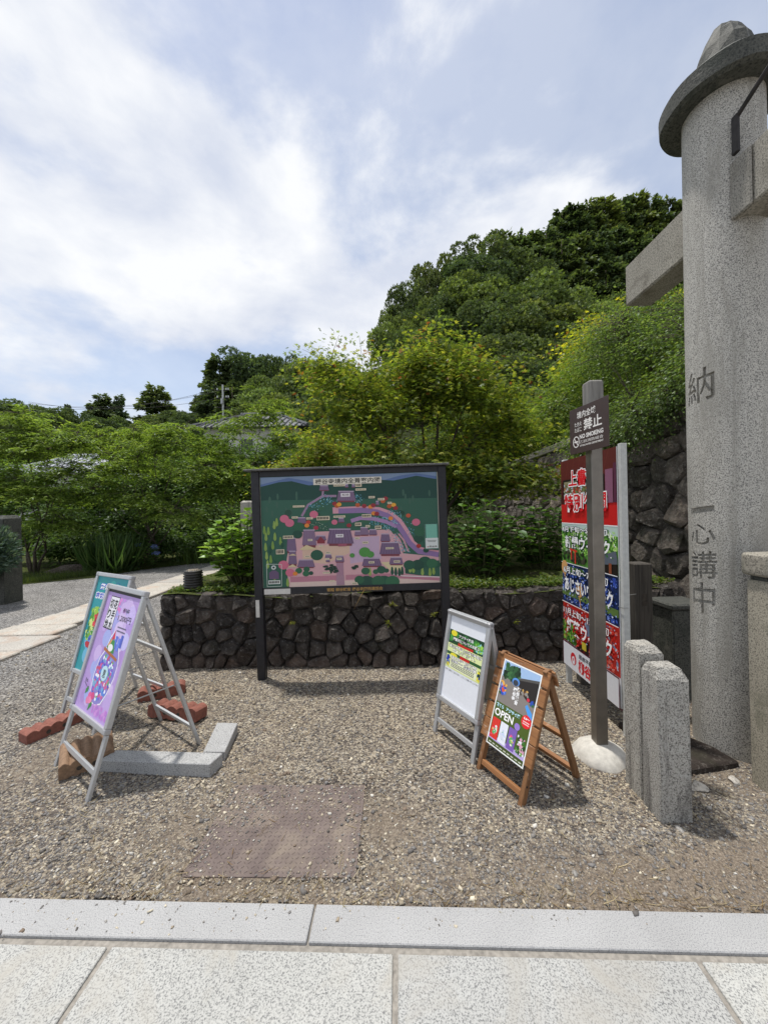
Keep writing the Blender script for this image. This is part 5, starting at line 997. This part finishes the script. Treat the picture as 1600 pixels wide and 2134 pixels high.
# big maple behind the board
leafy_tree('maple_tree', 'large yellow-green maple with reddish tips spreading behind the map board', 'tree', (0.75, 5.75, 0.70),
           [(-1.0, 0, 2.2, 1.0, .9, .8), (-.2, .1, 2.65, 1.0, .9, .75), (.55, .0, 2.35, 1.0, .9, .85), (1.15, .2, 1.9, .85, .9, .75), (-.55, -.2, 1.45, 1.0, .9, .65), (.45, -.25, 1.35, 1.0, .9, .65), (1.2, -.1, 1.15, .7, .7, .5), (-1.55, .2, 2.75, .5, .6, .6), (.15, .2, 3.05, .6, .6, .45)],
           720, 40, 'maple', 0.060, YG, [3, 2.5, 3, 1.2, 2], 1, 0.07, 0.5, 0.17, .30, .12, tip=(ORANGE, .14), shell=.25, shoots=90)
leafy_tree('maple_tree', 'small yellow-green maple low at the left end of the map board', 'tree', (-1.05, 6.9, 0.70),
           [(-.35, 0, 1.45, .75, .6, .42), (.25, 0, 1.35, .8, .6, .45), (-.05, 0, 1.85, .55, .5, .35)], 210, 40, 'maple', 0.058, YG, [3, 3, 2, 2, 1], 2, 0.04, 0.4, 0.17, .3, .12, tip=(ORANGE, .2), shoots=12)
leafy_tree('maple_tree', 'bright lime-yellow maple above the tall wall near the gate pillar', 'tree', (5.55, 8.6, 3.0),
           [(-.3, 0, 2.2, 1.1, .9, .7), (.6, 0, 2.6, 1.1, .9, .6), (.1, -.2, 1.5, 1.2, .9, .6), (-.9, 0, 1.6, .7, .7, .5)], 420, 40, 'maple', 0.075, [(0.30, 0.30, 0.03), (0.38, 0.34, 0.04), (0.22, 0.25, 0.03), (0.14, 0.18, 0.025)], [3, 2, 3, 1], 3, 0.06, 0.6, 0.21, .3, .1, tip=(ORANGE, .08), shell=.35, shoots=20)
GR_ = [(0.075, 0.115, 0.036), (0.10, 0.145, 0.046), (0.05, 0.08, 0.026), (0.135, 0.175, 0.065)]
# shrubs spilling over the tall wall
leafy_tree('overhanging_shrub', 'dense fine-leaved green shrub spilling over the tall wall beside the sign', 'shrub', (4.0, 4.9, 2.5),
           [(-.2, -.3, .9, 1.0, 1.0, .8), (-.55, .5, 1.2, .8, .9, .8), (.1, .9, 1.7, .9, .9, .8), (-.85, -.1, .05, .45, .9, .55), (-.95, .4, -.15, .28, .55, .50), (.5, -.6, 1.3, .9, .8, .9), (-.6, -.9, .35, .6, .5, .65), (-1.05, .0, -.35, .2, .25, .45), (-1.0, -.9, -.05, .28, .5, .55), (-1.05, -.4, -.15, .28, .55, .55), (-1.0, .9, -.15, .25, .6, .55), (-1.0, -1.4, .15, .3, .4, .5)],
           1150, 46, 'diamond', 0.040, GR_, [3, 2.5, 2, 1.2], 4, 0.05, 0.3, 0.14, .6, .2, shell=.5, upn=.6)
leafy_tree('overhanging_shrub', 'loose light-green shrub on the far part of the tall wall', 'shrub', (4.6, 8.0, 2.6),
           [(-.9, .6, .9, .9, .9, .8), (-.3, -.2, 1.3, .9, .9, .9), (-1.1, 1.8, .8, .8, .8, .8), (.2, .8, 1.8, .9, .9, .8), (-1.2, -.6, .5, .6, .8, .7), (-.6, -1.2, 1.2, .8, .8, .9)],
           620, 44, 'narrow', 0.085, [(0.10, 0.15, 0.03), (0.13, 0.17, 0.035), (0.065, 0.11, 0.025), (0.16, 0.18, 0.05)], [3, 2, 2, 1], 5, 0.05, 0.3, 0.18, .6, .15, shell=.5, upn=.6)
leafy_tree('overhanging_shrub', 'tall green shrub between the maple and the wooded hill', 'shrub', (3.2, 11.2, 2.2),
           [(-.8, 0, 1.6, 1.1, 1, .9), (.4, 0, 1.9, 1.1, 1, .9), (-1.6, .2, 1.1, .9, .9, .7), (1.4, 0, 1.6, 1, 1, .9), (-.2, 0, .9, 1.4, .8, .8)], 460, 40, 'narrow', 0.12, [(0.09, 0.13, 0.03), (0.12, 0.15, 0.03), (0.05, 0.09, 0.02)], [3, 2, 2], 6, 0.06, .4, .24, .6, .15, shell=.5)
# garden trees on the left, many-stemmed, drooping narrow leaves
CH = [(0.11, 0.165, 0.036), (0.15, 0.205, 0.048), (0.07, 0.105, 0.026), (0.19, 0.235, 0.07)]
for i, (lb, base, lobes, ncl, sd) in enumerate([
    ('tall many-stemmed green garden tree just left of the map board', (-4.3, 12.4, 0), [(-1.1, 0, 3.5, .9, .9, .7), (-.3, 0, 4.3, .8, .8, .55), (.5, 0, 4.6, .8, .8, .6), (1.3, 0, 3.7, .8, .9, .7), (.3, -.3, 2.7, 1.2, 1, .6), (-.9, -.3, 2.2, 1.0, .9, .5), (1.4, 0, 2.4, .8, .8, .6), (-1.5, -.2, 2.9, .6, .7, .4)], 560, 61),
    ('wide many-stemmed green garden tree behind the tall grass', (-7.0, 11.6, 0), [(-.9, 0, 2.9, .9, .9, .5), (.1, 0, 3.5, .8, .8, .5), (.9, 0, 3.9, .7, .7, .45), (1.6, -.1, 2.7, .9, .9, .55), (-.2, -.3, 2.0, 1.2, 1, .45), (1.0, -.4, 1.5, 1, .8, .40), (-1.5, -.2, 2.1, .8, .8, .5), (-.5, 0, 3.9, .35, .35, .5)], 560, 62),
    ('broad green garden tree at the left edge of the picture', (-9.7, 10.6, 0), [(-.7, 0, 3.3, 1.0, 1.0, .7), (.5, 0, 3.5, .9, .9, .6), (1.3, -.2, 2.6, .8, .8, .5), (0, -.3, 2.2, 1.4, 1, .6), (.9, -.3, 1.3, .9, .8, .5), (-.4, 0, 4.2, .7, .7, .4), (1.3, 0, 3.6, .4, .4, .45)], 600, 63),
    ('slender green garden tree in the gap at the far left', (-9.2, 13.5, 0), [(0, 0, 3.6, .9, .8, .6), (.7, 0, 4.2, .6, .6, .5), (-.8, 0, 4.0, .7, .7, .6), (1.2, 0, 3.0, .8, .8, .6)], 300, 64)]):
    leafy_tree('garden_tree', lb, 'tree', base, [(a, b, c, d * .95, e, f * 1.2) for a, b, c, d, e, f in lobes], int(ncl * .62), 54, 'narrow', 0.125, CH, [3, 2.5, 2, 1], sd, 0.04, .6, .24, .60, .15, stems=5, shell=.35, shoots=60, spray=.62, group='trees of the left garden', twig_r=.0045)
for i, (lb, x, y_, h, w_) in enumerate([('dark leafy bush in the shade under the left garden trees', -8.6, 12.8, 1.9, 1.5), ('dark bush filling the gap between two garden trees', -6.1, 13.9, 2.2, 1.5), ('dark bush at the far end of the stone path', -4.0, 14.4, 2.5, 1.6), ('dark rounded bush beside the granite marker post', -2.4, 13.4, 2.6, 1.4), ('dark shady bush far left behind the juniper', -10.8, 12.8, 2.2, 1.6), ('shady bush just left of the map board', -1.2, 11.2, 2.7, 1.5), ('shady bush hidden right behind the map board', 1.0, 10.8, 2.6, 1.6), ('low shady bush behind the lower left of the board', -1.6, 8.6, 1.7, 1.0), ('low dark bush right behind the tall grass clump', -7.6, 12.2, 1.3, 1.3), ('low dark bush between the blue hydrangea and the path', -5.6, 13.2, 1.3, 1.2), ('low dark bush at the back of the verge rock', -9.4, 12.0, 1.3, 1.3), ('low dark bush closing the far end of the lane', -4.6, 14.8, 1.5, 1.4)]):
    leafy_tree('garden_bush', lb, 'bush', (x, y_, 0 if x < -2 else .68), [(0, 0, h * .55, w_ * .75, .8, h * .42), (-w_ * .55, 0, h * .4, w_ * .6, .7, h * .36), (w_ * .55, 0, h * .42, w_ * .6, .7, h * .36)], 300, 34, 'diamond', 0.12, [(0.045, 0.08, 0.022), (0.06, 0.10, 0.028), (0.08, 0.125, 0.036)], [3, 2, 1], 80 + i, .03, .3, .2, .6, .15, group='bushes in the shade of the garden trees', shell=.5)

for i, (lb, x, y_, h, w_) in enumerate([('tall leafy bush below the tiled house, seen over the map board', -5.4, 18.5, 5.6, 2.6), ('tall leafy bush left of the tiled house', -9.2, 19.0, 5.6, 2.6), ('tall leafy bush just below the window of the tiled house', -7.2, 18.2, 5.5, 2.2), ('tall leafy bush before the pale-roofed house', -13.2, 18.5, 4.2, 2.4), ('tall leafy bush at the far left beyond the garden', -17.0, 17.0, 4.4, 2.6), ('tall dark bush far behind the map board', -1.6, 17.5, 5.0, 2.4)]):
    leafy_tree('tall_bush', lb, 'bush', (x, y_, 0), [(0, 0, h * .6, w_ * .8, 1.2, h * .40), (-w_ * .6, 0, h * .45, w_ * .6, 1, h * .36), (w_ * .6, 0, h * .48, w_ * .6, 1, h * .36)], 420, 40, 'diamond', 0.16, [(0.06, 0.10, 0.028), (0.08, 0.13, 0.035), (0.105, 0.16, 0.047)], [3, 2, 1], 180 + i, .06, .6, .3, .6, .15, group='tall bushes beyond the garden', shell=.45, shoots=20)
# hydrangeas: upright stems, big opposite leaves
def hydrangea(label, base, nst, h, w_, seed, cols, lsize=0.12, heads=None):
    r = np.random.default_rng(seed); T = thing('hydrangea', label, 'shrub', base, 0, 'hydrangea bushes'); tb = MB(); P = []; D = []; N = []; tips = []
    for i in range(nst):
        a = r.uniform(0, 6.283); q = math.sqrt(r.random()); e = np.array([math.cos(a) * w_ * q, math.sin(a) * w_ * q * .8, h * (1 - .45 * q * q) * r.uniform(.72, 1.03)]); b0 = e * [.25, .25, 0] + [0, 0, -.03]
        p = bez(b0, np.array([e[0] * .6, e[1] * .6, e[2] * .6]), e, 7); tb.tube(p, np.linspace(.007, .003, 7), 5); tips.append(e)
        for k, t in enumerate(np.linspace(.35, 1.0, 6)):
            c = p[min(6, int(t * 6))]; ph = r.uniform(0, .5) + (k % 2) * 1.571
            for s_ in (0, 3.1416):
                dd = np.array([math.cos(ph + s_), math.sin(ph + s_), r.uniform(-.15, .5)]); P.append(c + dd * .015); D.append(dd); N.append([dd[0] * -.3, dd[1] * -.3, 1])
    P, D, N = map(np.array, (P, D, N)); n = len(P); tb.build('stem', 'bark_green', T, smooth=True)
    leaves('foliage', 'ovate', P, D, N + r.normal(0, .2, (n, 3)), lsize * r.uniform(.65, 1.2, n), palette(r, n, cols), 'leaf_glossy', T)
    if heads:
        for i in range(heads[0]):
            e = tips[i]; k = 90; d = rvec(r, k); d[:, 2] = abs(d[:, 2]) * .8; leaves('flower_head', 'diamond', e + [0, 0, .03] + d * heads[2], rvec(r, k), d, heads[2] * .55, palette(r, k, heads[1]), 'leaf', T)
    return T
HYL = [(0.20, 0.33, 0.05), (0.26, 0.40, 0.07), (0.15, 0.26, 0.04)]; HYD = [(0.085, 0.17, 0.032), (0.12, 0.215, 0.045), (0.06, 0.125, 0.026)]  # HYL has the sunlit brightness put into its leaf colour, HYD is the darker set
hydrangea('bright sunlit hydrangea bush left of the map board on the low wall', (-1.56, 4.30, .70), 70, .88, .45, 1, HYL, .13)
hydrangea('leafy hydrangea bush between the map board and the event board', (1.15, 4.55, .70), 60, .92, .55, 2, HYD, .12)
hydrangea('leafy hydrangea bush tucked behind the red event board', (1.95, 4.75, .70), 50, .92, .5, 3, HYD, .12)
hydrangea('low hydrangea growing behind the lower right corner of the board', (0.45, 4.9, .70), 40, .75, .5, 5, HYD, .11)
hydrangea('small garden hydrangea with blue flowers beside the tall grass', (-6.9, 11.0, 0), 34, .75, .55, 4, HYD, .12, (4, [(0.16, 0.22, 0.55), (0.25, 0.32, 0.62), (0.12, 0.16, 0.45)], .085))
# tall grass clump
def grass(name, label, x, y_, z, n, hgt, sx, sy, seed, cols, kind=None, T=None, lean=.7, wid=1.0):
    r = np.random.default_rng(seed); P = np.c_[x + r.normal(0, sx, n), y_ + r.normal(0, sy, n), np.full(n, z)]; D = np.c_[r.normal(0, lean * .5, (n, 2)), np.ones(n)]; N = np.c_[-D[:, :2] + r.normal(0, .3, (n, 2)), np.full(n, .35)]
    return leaves(name, 'blade', P, D, N, hgt * r.uniform(.5, 1.1, n), palette(r, n, cols), 'leaf', T)
t = thing('grass_clump', 'tall arching clump of dark grass at the garden verge', 'grass clump', (-7.55, 10.55, 0)); grass('blades', '', 0, 0, 0, 900, 1.05, .22, .18, 5, [(0.035, 0.075, 0.02), (0.055, 0.105, 0.03), (0.09, 0.14, 0.05)], T=t, lean=1.35)
t = thing('grass_clump', 'low pale clump of grass by the path end', 'grass clump', (-6.0, 12.3, 0)); grass('blades', '', 0, 0, 0, 500, .55, .28, .2, 6, [(0.08, 0.14, 0.03), (0.12, 0.18, 0.05)], T=t)
# verge turf, ground cover on the terrace
r = np.random.default_rng(9); n = 16000; u = r.random(n); vx = -9.6 + 5.0 * u; vy = 8.5 + 4.9 * np.clip((vx + 8.6) / 3.8, 0, 1.05) + r.exponential(.75, n)
P = np.c_[vx, vy, np.full(n, .008)]; tag(leaves('verge_grass', 'blade', P, np.c_[r.normal(0, .4, (n, 2)), np.ones(n)], np.c_[r.normal(0, 1, (n, 2)), np.full(n, .3)], r.uniform(.05, .16, n), palette(r, n, [(0.05, 0.085, 0.02), (0.085, 0.125, 0.03), (0.12, 0.15, 0.04)]), 'leaf'), 'short mossy grass along the far edge of the lane', 'grass', kind='stuff')
n = 9000; P = np.c_[r.uniform(-2.2, 2.9, n), 3.86 + r.exponential(.35, n), np.full(n, .72) + r.uniform(0, .05, n)]; P[:, 1] = np.minimum(P[:, 1], 6.5)
tag(leaves('ground_cover', 'ovate', P, rvec(r, n) * [1, 1, .4], np.c_[r.normal(0, .4, (n, 2)), np.ones(n)], r.uniform(.02, .05, n), palette(r, n, [(0.07, 0.12, 0.025), (0.11, 0.17, 0.035), (0.15, 0.18, 0.04)]), 'leaf'), 'low green ground cover on top of the low stone wall', 'ground cover', kind='stuff')
n = 700; P = np.c_[r.uniform(2.2, 2.95, n), r.uniform(3.1, 4.6, n), r.uniform(.02, .30, n)]
t = thing('fern_patch', 'weeds and ferns at the foot of the tall wall behind the pillar', 'weeds', (0, 0, 0)); leaves('fronds', 'narrow', P, np.c_[r.normal(0, .7, (n, 2)), r.uniform(.2, 1, n)], np.c_[r.normal(0, .4, (n, 2)), np.ones(n)], r.uniform(.06, .16, n), palette(r, n, [(0.06, 0.10, 0.02), (0.10, 0.13, 0.03), (0.14, 0.15, 0.04)]), 'leaf', t)
for i, (x, z) in enumerate([(0.02, .42), (.06, .60), (0.46, .50), (-.9, .44), (1.25, .40)]):                   # weeds in the wall joints
    r = np.random.default_rng(60 + i); k = 16; t = thing('wall_weed', 'tiny fern sprig growing from a joint of the low wall', 'weed', (x, 3.70 - .1 * (.7 - z) + .03, z), 0, 'weeds in the wall joints')
    leaves('fronds', 'narrow', np.zeros((k, 3)) + r.normal(0, .008, (k, 3)), np.c_[r.normal(0, .6, k), -r.uniform(.2, 1, k), r.uniform(-.3, .8, k)], np.c_[r.normal(0, .3, (k, 2)), np.ones(k)], r.uniform(.03, .06, k), palette(r, k, [(0.16, 0.19, 0.04), (0.22, 0.22, 0.05)]), 'leaf', t)
n = 900; P = np.c_[r.uniform(-1.9, 1.9, n), r.uniform(0, 1, n), np.full(n, .012)]; P[:, 1] = np.where(r.random(n) < .45, 1.456 - .0395 * P[:, 0] + r.exponential(.05, n), 1.5 + 2.1 * r.random(n)); P[:, 2] = np.where(P[:, 1] < 4.3, relief(P[:, 0], P[:, 1]) + .003, .01)
tag(leaves('dry_litter', 'blade', P, np.c_[r.normal(0, 1, (n, 2)), r.normal(0, .06, n)], np.c_[r.normal(0, .1, (n, 2)), np.ones(n)], r.uniform(.02, .07, n), palette(r, n, [(0.34, 0.26, 0.15), (0.22, 0.15, 0.08), (0.42, 0.35, 0.22)]), 'leaf'), 'dry straw and leaf litter scattered over the gravel', 'litter', kind='stuff')
# juniper and stone posts in the garden
stone_post('dark weathered stone post at the left edge behind the juniper', -7.05, 6.75, -6.70, 7.1, 1.58, .06, 'granite_mossy', 7)
stone_post('rough pale granite marker post behind the sunlit hydrangea', -2.62, 7.0, -2.28, 7.3, 1.76, .03, 'granite_old', 8)
r = np.random.default_rng(12); n = 5200; d = rvec(r, n); P = d * [.46, .40, .42] * (0.5 + .5 * r.random((n, 1))) + [0, 0, .90]; P[:, 2] += .12 * np.sin(P[:, 0] * 9) 
t = thing('juniper', 'blue-green juniper bush at the left edge by the stone post', 'shrub', (-6.72, 6.45, 0)); leaves('foliage', 'narrow', P, d + r.normal(0, .4, (n, 3)) + [0, 0, .2], rvec(r, n), r.uniform(.05, .11, n), palette(r, n, [(0.06, 0.11, 0.10), (0.09, 0.15, 0.15), (0.04, 0.075, 0.06), (0.13, 0.19, 0.18)]), 'leaf_far', t); MB().tube([(0, 0, -.03), (.03, .02, .5), (0, 0, 1.0)], [.05, .04, .02], 8).build('trunk', 'bark', t)
rock('long flat dark rock on the grassy verge', -8.75, 10.75, .05, .75, .3, .16, 'fieldstone_base', 40, .15)
for i in range(7): rock('dark edging stone in a row at the far end of the lane', -6.7 + i * .30, 12.75 + .06 * i, .05, .17, .12, .13, 'fieldstone_dark', 50 + i, i, group='edging stones of the garden bed', name='edging_stone', cat='stone')

# ------------------------------------------------------------------ wooded hills
def proto_broad(seed, cols, w, airy=False):
    r = np.random.default_rng(seed); nl = 26 if not airy else 34; cen = []; R = []
    for i in range(nl):
        a = r.uniform(0, 6.283); z = r.uniform(.30, .88); q = math.sqrt(max(.03, 1 - ((z - .52) / .48) ** 2)) * .42 * r.uniform(.35, 1.0); cen.append((q * math.cos(a), q * math.sin(a), z)); R.append(r.uniform(.11, .20) * (.62 if airy else 1))
    cen.append((0, 0, .5)); R.append(.25 * (.6 if airy else 1)); cen = np.array(cen); R = np.array(R); n = 7600 if not airy else 4200
    i = r.choice(len(R), n, p=R ** 2 / (R ** 2).sum()); d = rvec(r, n); d[:, 2] = np.where(d[:, 2] < -.35, -d[:, 2], d[:, 2]); P = cen[i] + d * (R[i] * r.uniform(.80, 1.06, n))[:, None]
    C = palette(r, n, cols, None, .22) * r.uniform(.8, 1.25, len(R))[i][:, None]
    crown = (P, d * .5 + rvec(r, n) * .6, d + r.normal(0, .35, (n, 3)), r.uniform(.020, .036, n), C)
    tb = MB(); tb.tube([(0, 0, -.08), (0.01, 0, .25), (0, .01, .55)], [.022, .017, .008], 6)
    for k in range(0, len(cen), 2): tb.tube([(0, 0, .25), tuple(cen[k] * .5 + [0, 0, .15]), tuple(cen[k])], [.010, .007, .003], 4)
    return crown, tb
def proto_conifer(seed, cols):
    r = np.random.default_rng(seed); n = 9000; z = .14 + .86 * (1 - np.sqrt(r.random(n)) * .98); nb = 130; bz = np.sort(.12 + .86 * r.random(nb)); ba = r.uniform(0, 6.283, nb); bl = (.265 * (1 - bz) ** .60 + .030) * r.uniform(.65, 1.1, nb)
    i = r.choice(nb, n, p=(bl ** 1.2) / (bl ** 1.2).sum()); t = r.random(n) ** .55; th = ba[i] + r.normal(0, .22, n) / (.4 + t); q = bl[i] * t
    P = np.c_[np.cos(th) * q, np.sin(th) * q, bz[i] + q * .22 - q * q * 1.1 + r.normal(0, .012, n)]; D = np.c_[np.cos(th), np.sin(th), r.normal(-.5, .5, n)]; C = palette(r, n, cols, None, .22) * r.uniform(.75, 1.2, nb)[i][:, None]
    return (P, D, np.c_[np.cos(th) + r.normal(0, .6, n), np.sin(th) + r.normal(0, .6, n), .5 + r.normal(0, .4, n)], r.uniform(.018, .034, n), C), MB().tube([(0, 0, -.1), (0, 0, .5), (0, 0, .98)], [.017, .011, .002], 6)
DK = [(0.085, 0.13, 0.060), (0.11, 0.16, 0.07), (0.145, 0.19, 0.085)]; MD = [(0.095, 0.14, 0.058), (0.135, 0.19, 0.080), (0.18, 0.235, 0.11), (0.07, 0.11, 0.045)]; LT = [(0.15, 0.21, 0.072), (0.20, 0.27, 0.10), (0.11, 0.165, 0.058)]
PROTO = {'b': [proto_broad(201, MD, 1), proto_broad(202, LT, 1), proto_broad(203, MD, 1), proto_broad(204, DK + MD[:2], 1)], 'c': [proto_conifer(301, DK), proto_conifer(302, DK), proto_conifer(303, DK + MD[:1])], 'a': [proto_broad(401, DK, 1, True), proto_broad(402, DK, 1, True)]}
BUILT = {}
for k, ls in PROTO.items():
    for j, (cr, tb) in enumerate(ls):
        o1 = leaves('crown', 'clump' if k != 'c' else 'diamond', cr[0], cr[1], cr[2], cr[3] * (1.0 if k != 'c' else 1.7), cr[4], 'leaf_far'); BUILT[k, j] = (o1.data, tb.mesh('trunk', smooth=True)); bpy.data.objects.remove(o1)
        BUILT[k, j][1].materials.append(MAT['bark'])
NAMES = {'b': 'broadleaf_tree', 'c': 'conifer_tree', 'a': 'airy_tree'}
LAB = {('b', 'R'): 'rounded broad-leaved tree in the wood on the steep right hillside', ('c', 'R'): 'dark conifer in the wood on the upper right hillside', ('a', 'R'): 'thin-crowned dark tree on the left skyline of the right hill', ('b', 'L'): 'broad-leaved tree in the wood on the middle hill left of the maple',
       ('c', 'L'): 'dark conifer in the clump on the middle hill behind the utility pole', ('a', 'L'): 'thin see-through tree on the skyline of the middle hill', ('b', 'V'): 'dark broad-leaved tree in the distant belt low on the left skyline'}
SKY = iter(['wide dark conifer, left of the distant pair on the left skyline', 'narrow dark conifer, right of the distant pair on the left skyline', 'lone broad dark conifer standing highest on the left skyline', 'small pointed conifer just left of the middle hill', 'tiny pointed conifer at the far left of the skyline'])
GRP = {'R': 'wood on the right hillside', 'L': 'wood on the middle hill', 'V': 'distant tree belt on the left', 'S': 'lone conifers on the left skyline'}
rf = random.Random(17)
for k, x, y_, z, h, w_, g in FOREST:
    j = rf.randrange(len(PROTO[k])); lb = next(SKY) if g == 'S' else LAB[k, g]; az = x / y_
    if g in 'RL':
        row = 'on the crest' if (y_ > 53 if k == 'c' else y_ > 44) else 'high on the slope' if y_ > 39 else 'half way up' if y_ > 31 else 'at the foot'
        side = ('left side', 'middle', 'right side')[(az > .20) + (az > .45)] if g == 'R' else ('left side', 'middle', 'right side')[(az > -.36) + (az > -.24)]
        lb = {'b': 'rounded broad-leaved tree', 'c': 'dark conifer', 'a': 'thin-crowned tree'}[k] + ' ' + row + ', ' + side + ' of the wooded ' + ('right hill' if g == 'R' else 'middle hill')
    T = thing(NAMES[k], lb, 'tree', (x, y_, z), rf.uniform(0, 6.28), GRP[g]); sw = h * w_ * (1.12 if k == 'b' else 1.15 if k == 'c' else .95) * rf.uniform(.92, 1.1); T.scale = (sw, sw, h)
    for nm, me in zip(('crown', 'trunk'), BUILT[k, j]): new_obj(nm, me, None, T)

# ------------------------------------------------------------------ houses, utility pole and cables beyond the garden
def house(label, x0, y0, x1, y1, zb, ze, zr, wall, roof_m, ov=.8, hip=2.0):
    T = thing('house', label, 'house', ((x0 + x1) / 2, (y0 + y1) / 2, zb)); a, b = (x1 - x0) / 2, (y1 - y0) / 2; e, r_ = ze - zb, zr - zb
    MB().box((-a, -b, 0), (a, b, e)).build('wall', wall, T)
    ro = MB().add([(-a - ov, -b - ov, e - .15), (a + ov, -b - ov, e - .15), (a + ov, b + ov, e - .15), (-a - ov, b + ov, e - .15), (-a + hip, 0, r_), (a - hip, 0, r_)], [(0, 1, 5, 4), (1, 2, 5), (2, 3, 4, 5), (3, 0, 4), (3, 2, 1, 0)]).build('roof', roof_m, T)
    MB().tube([(-a + hip - .3, 0, r_ + .08), (a - hip + .3, 0, r_ + .08)], [.16, .16], 8).build('ridge', roof_m, ro)
    for sx, px_ in ((-1, -a + hip), (1, a - hip)): MB().tube([(px_, 0, r_ + .05), (sx * (a + ov), -b - ov, e - .08)], [.12, .12], 6).build('hip_ridge', roof_m, ro)
    for k in range(int((x1 - x0) / 1.9)):
        w_ = MB().box((-a + .7 + 1.9 * k, -b - .03, e - 1.9), (-a + 1.7 + 1.9 * k, -b - .004, e - .8)).build('window', 'white_paint', T); MB().box((-a + .78 + 1.9 * k, -b - .04, e - 1.82), (-a + 1.62 + 1.9 * k, -b - .031, e - .88)).build('pane', 'window_dark', w_)
    n_ = int((x1 - x0 + 2 * ov) / .42)
    for k in range(n_ + 1):
        f = k / n_; xe = -a - ov + f * (2 * a + 2 * ov); xr = min(max(xe, -a + hip), a - hip); t_ = 1.0 if abs(xe - xr) < 1e-6 else max(0, 1 - abs(xe - xr) / (hip + ov)); MB().tube([(xe, -b - ov, e - .10), (xe + (xr - xe) * 0, -b - ov + (b + ov) * t_, e - .15 + (r_ - e + .15) * t_ + .04)], [.055] * 2, 5).build('tile_row', roof_m, ro)
    return T
house('white-walled house with dark tiled hip roof among trees on the slope', -12.8, 27.5, -6.0, 33, 3.4, 7.8, 9.3, 'plaster', 'roof_tile')
house('low house with pale grey roof hidden behind the left garden trees', -24.5, 25.5, -18.6, 30, 0.9, 4.6, 5.9, 'plaster', 'roof_pale')
t = thing('utility_pole', 'thin utility pole with crossarms before the middle hill', 'utility pole', (-18.6, 45, 5.5)); MB().tube([(0, 0, -.5), (0, 0, 11.3)], [.16, .11], 8).build('pole_shaft', 'white_paint', t)
for z in (10.6, 9.7, 8.6): MB().box((-.75, -.05, z), (.75, .05, z + .10)).build('crossarm', 'iron', t)
for z in (10.7, 9.8):
    for x in (-.65, 0.4, .65): MB().tube([(x, 0, z), (x, 0, z + .22)], [.06, .05], 6).build('insulator', 'white_panel', t)
MB().tube([(.0, -.25, 9.0), (0, -.25, 9.6)], [.16, .16], 10).build('transformer', 'corner_cap', t)
for i, (z, x) in enumerate(((10.85, -.65), (10.85, .65), (9.95, .65))):
    a, b = Vector((-18.6 + x, 45, 5.5 + z)), Vector((-46, 50, 13.5 + z * .25 + .4 * i)); pts = [a.lerp(b, k / 12) - Vector((0, 0, 1.2 * (1 - (k / 6 - 1) ** 2))) for k in range(13)]
    o = MB().tube(pts, [.018] * 13, 4).build('power_cable', 'iron'); tag(o, 'thin power cable sagging from the utility pole across the left sky', 'cable', 'power cables')
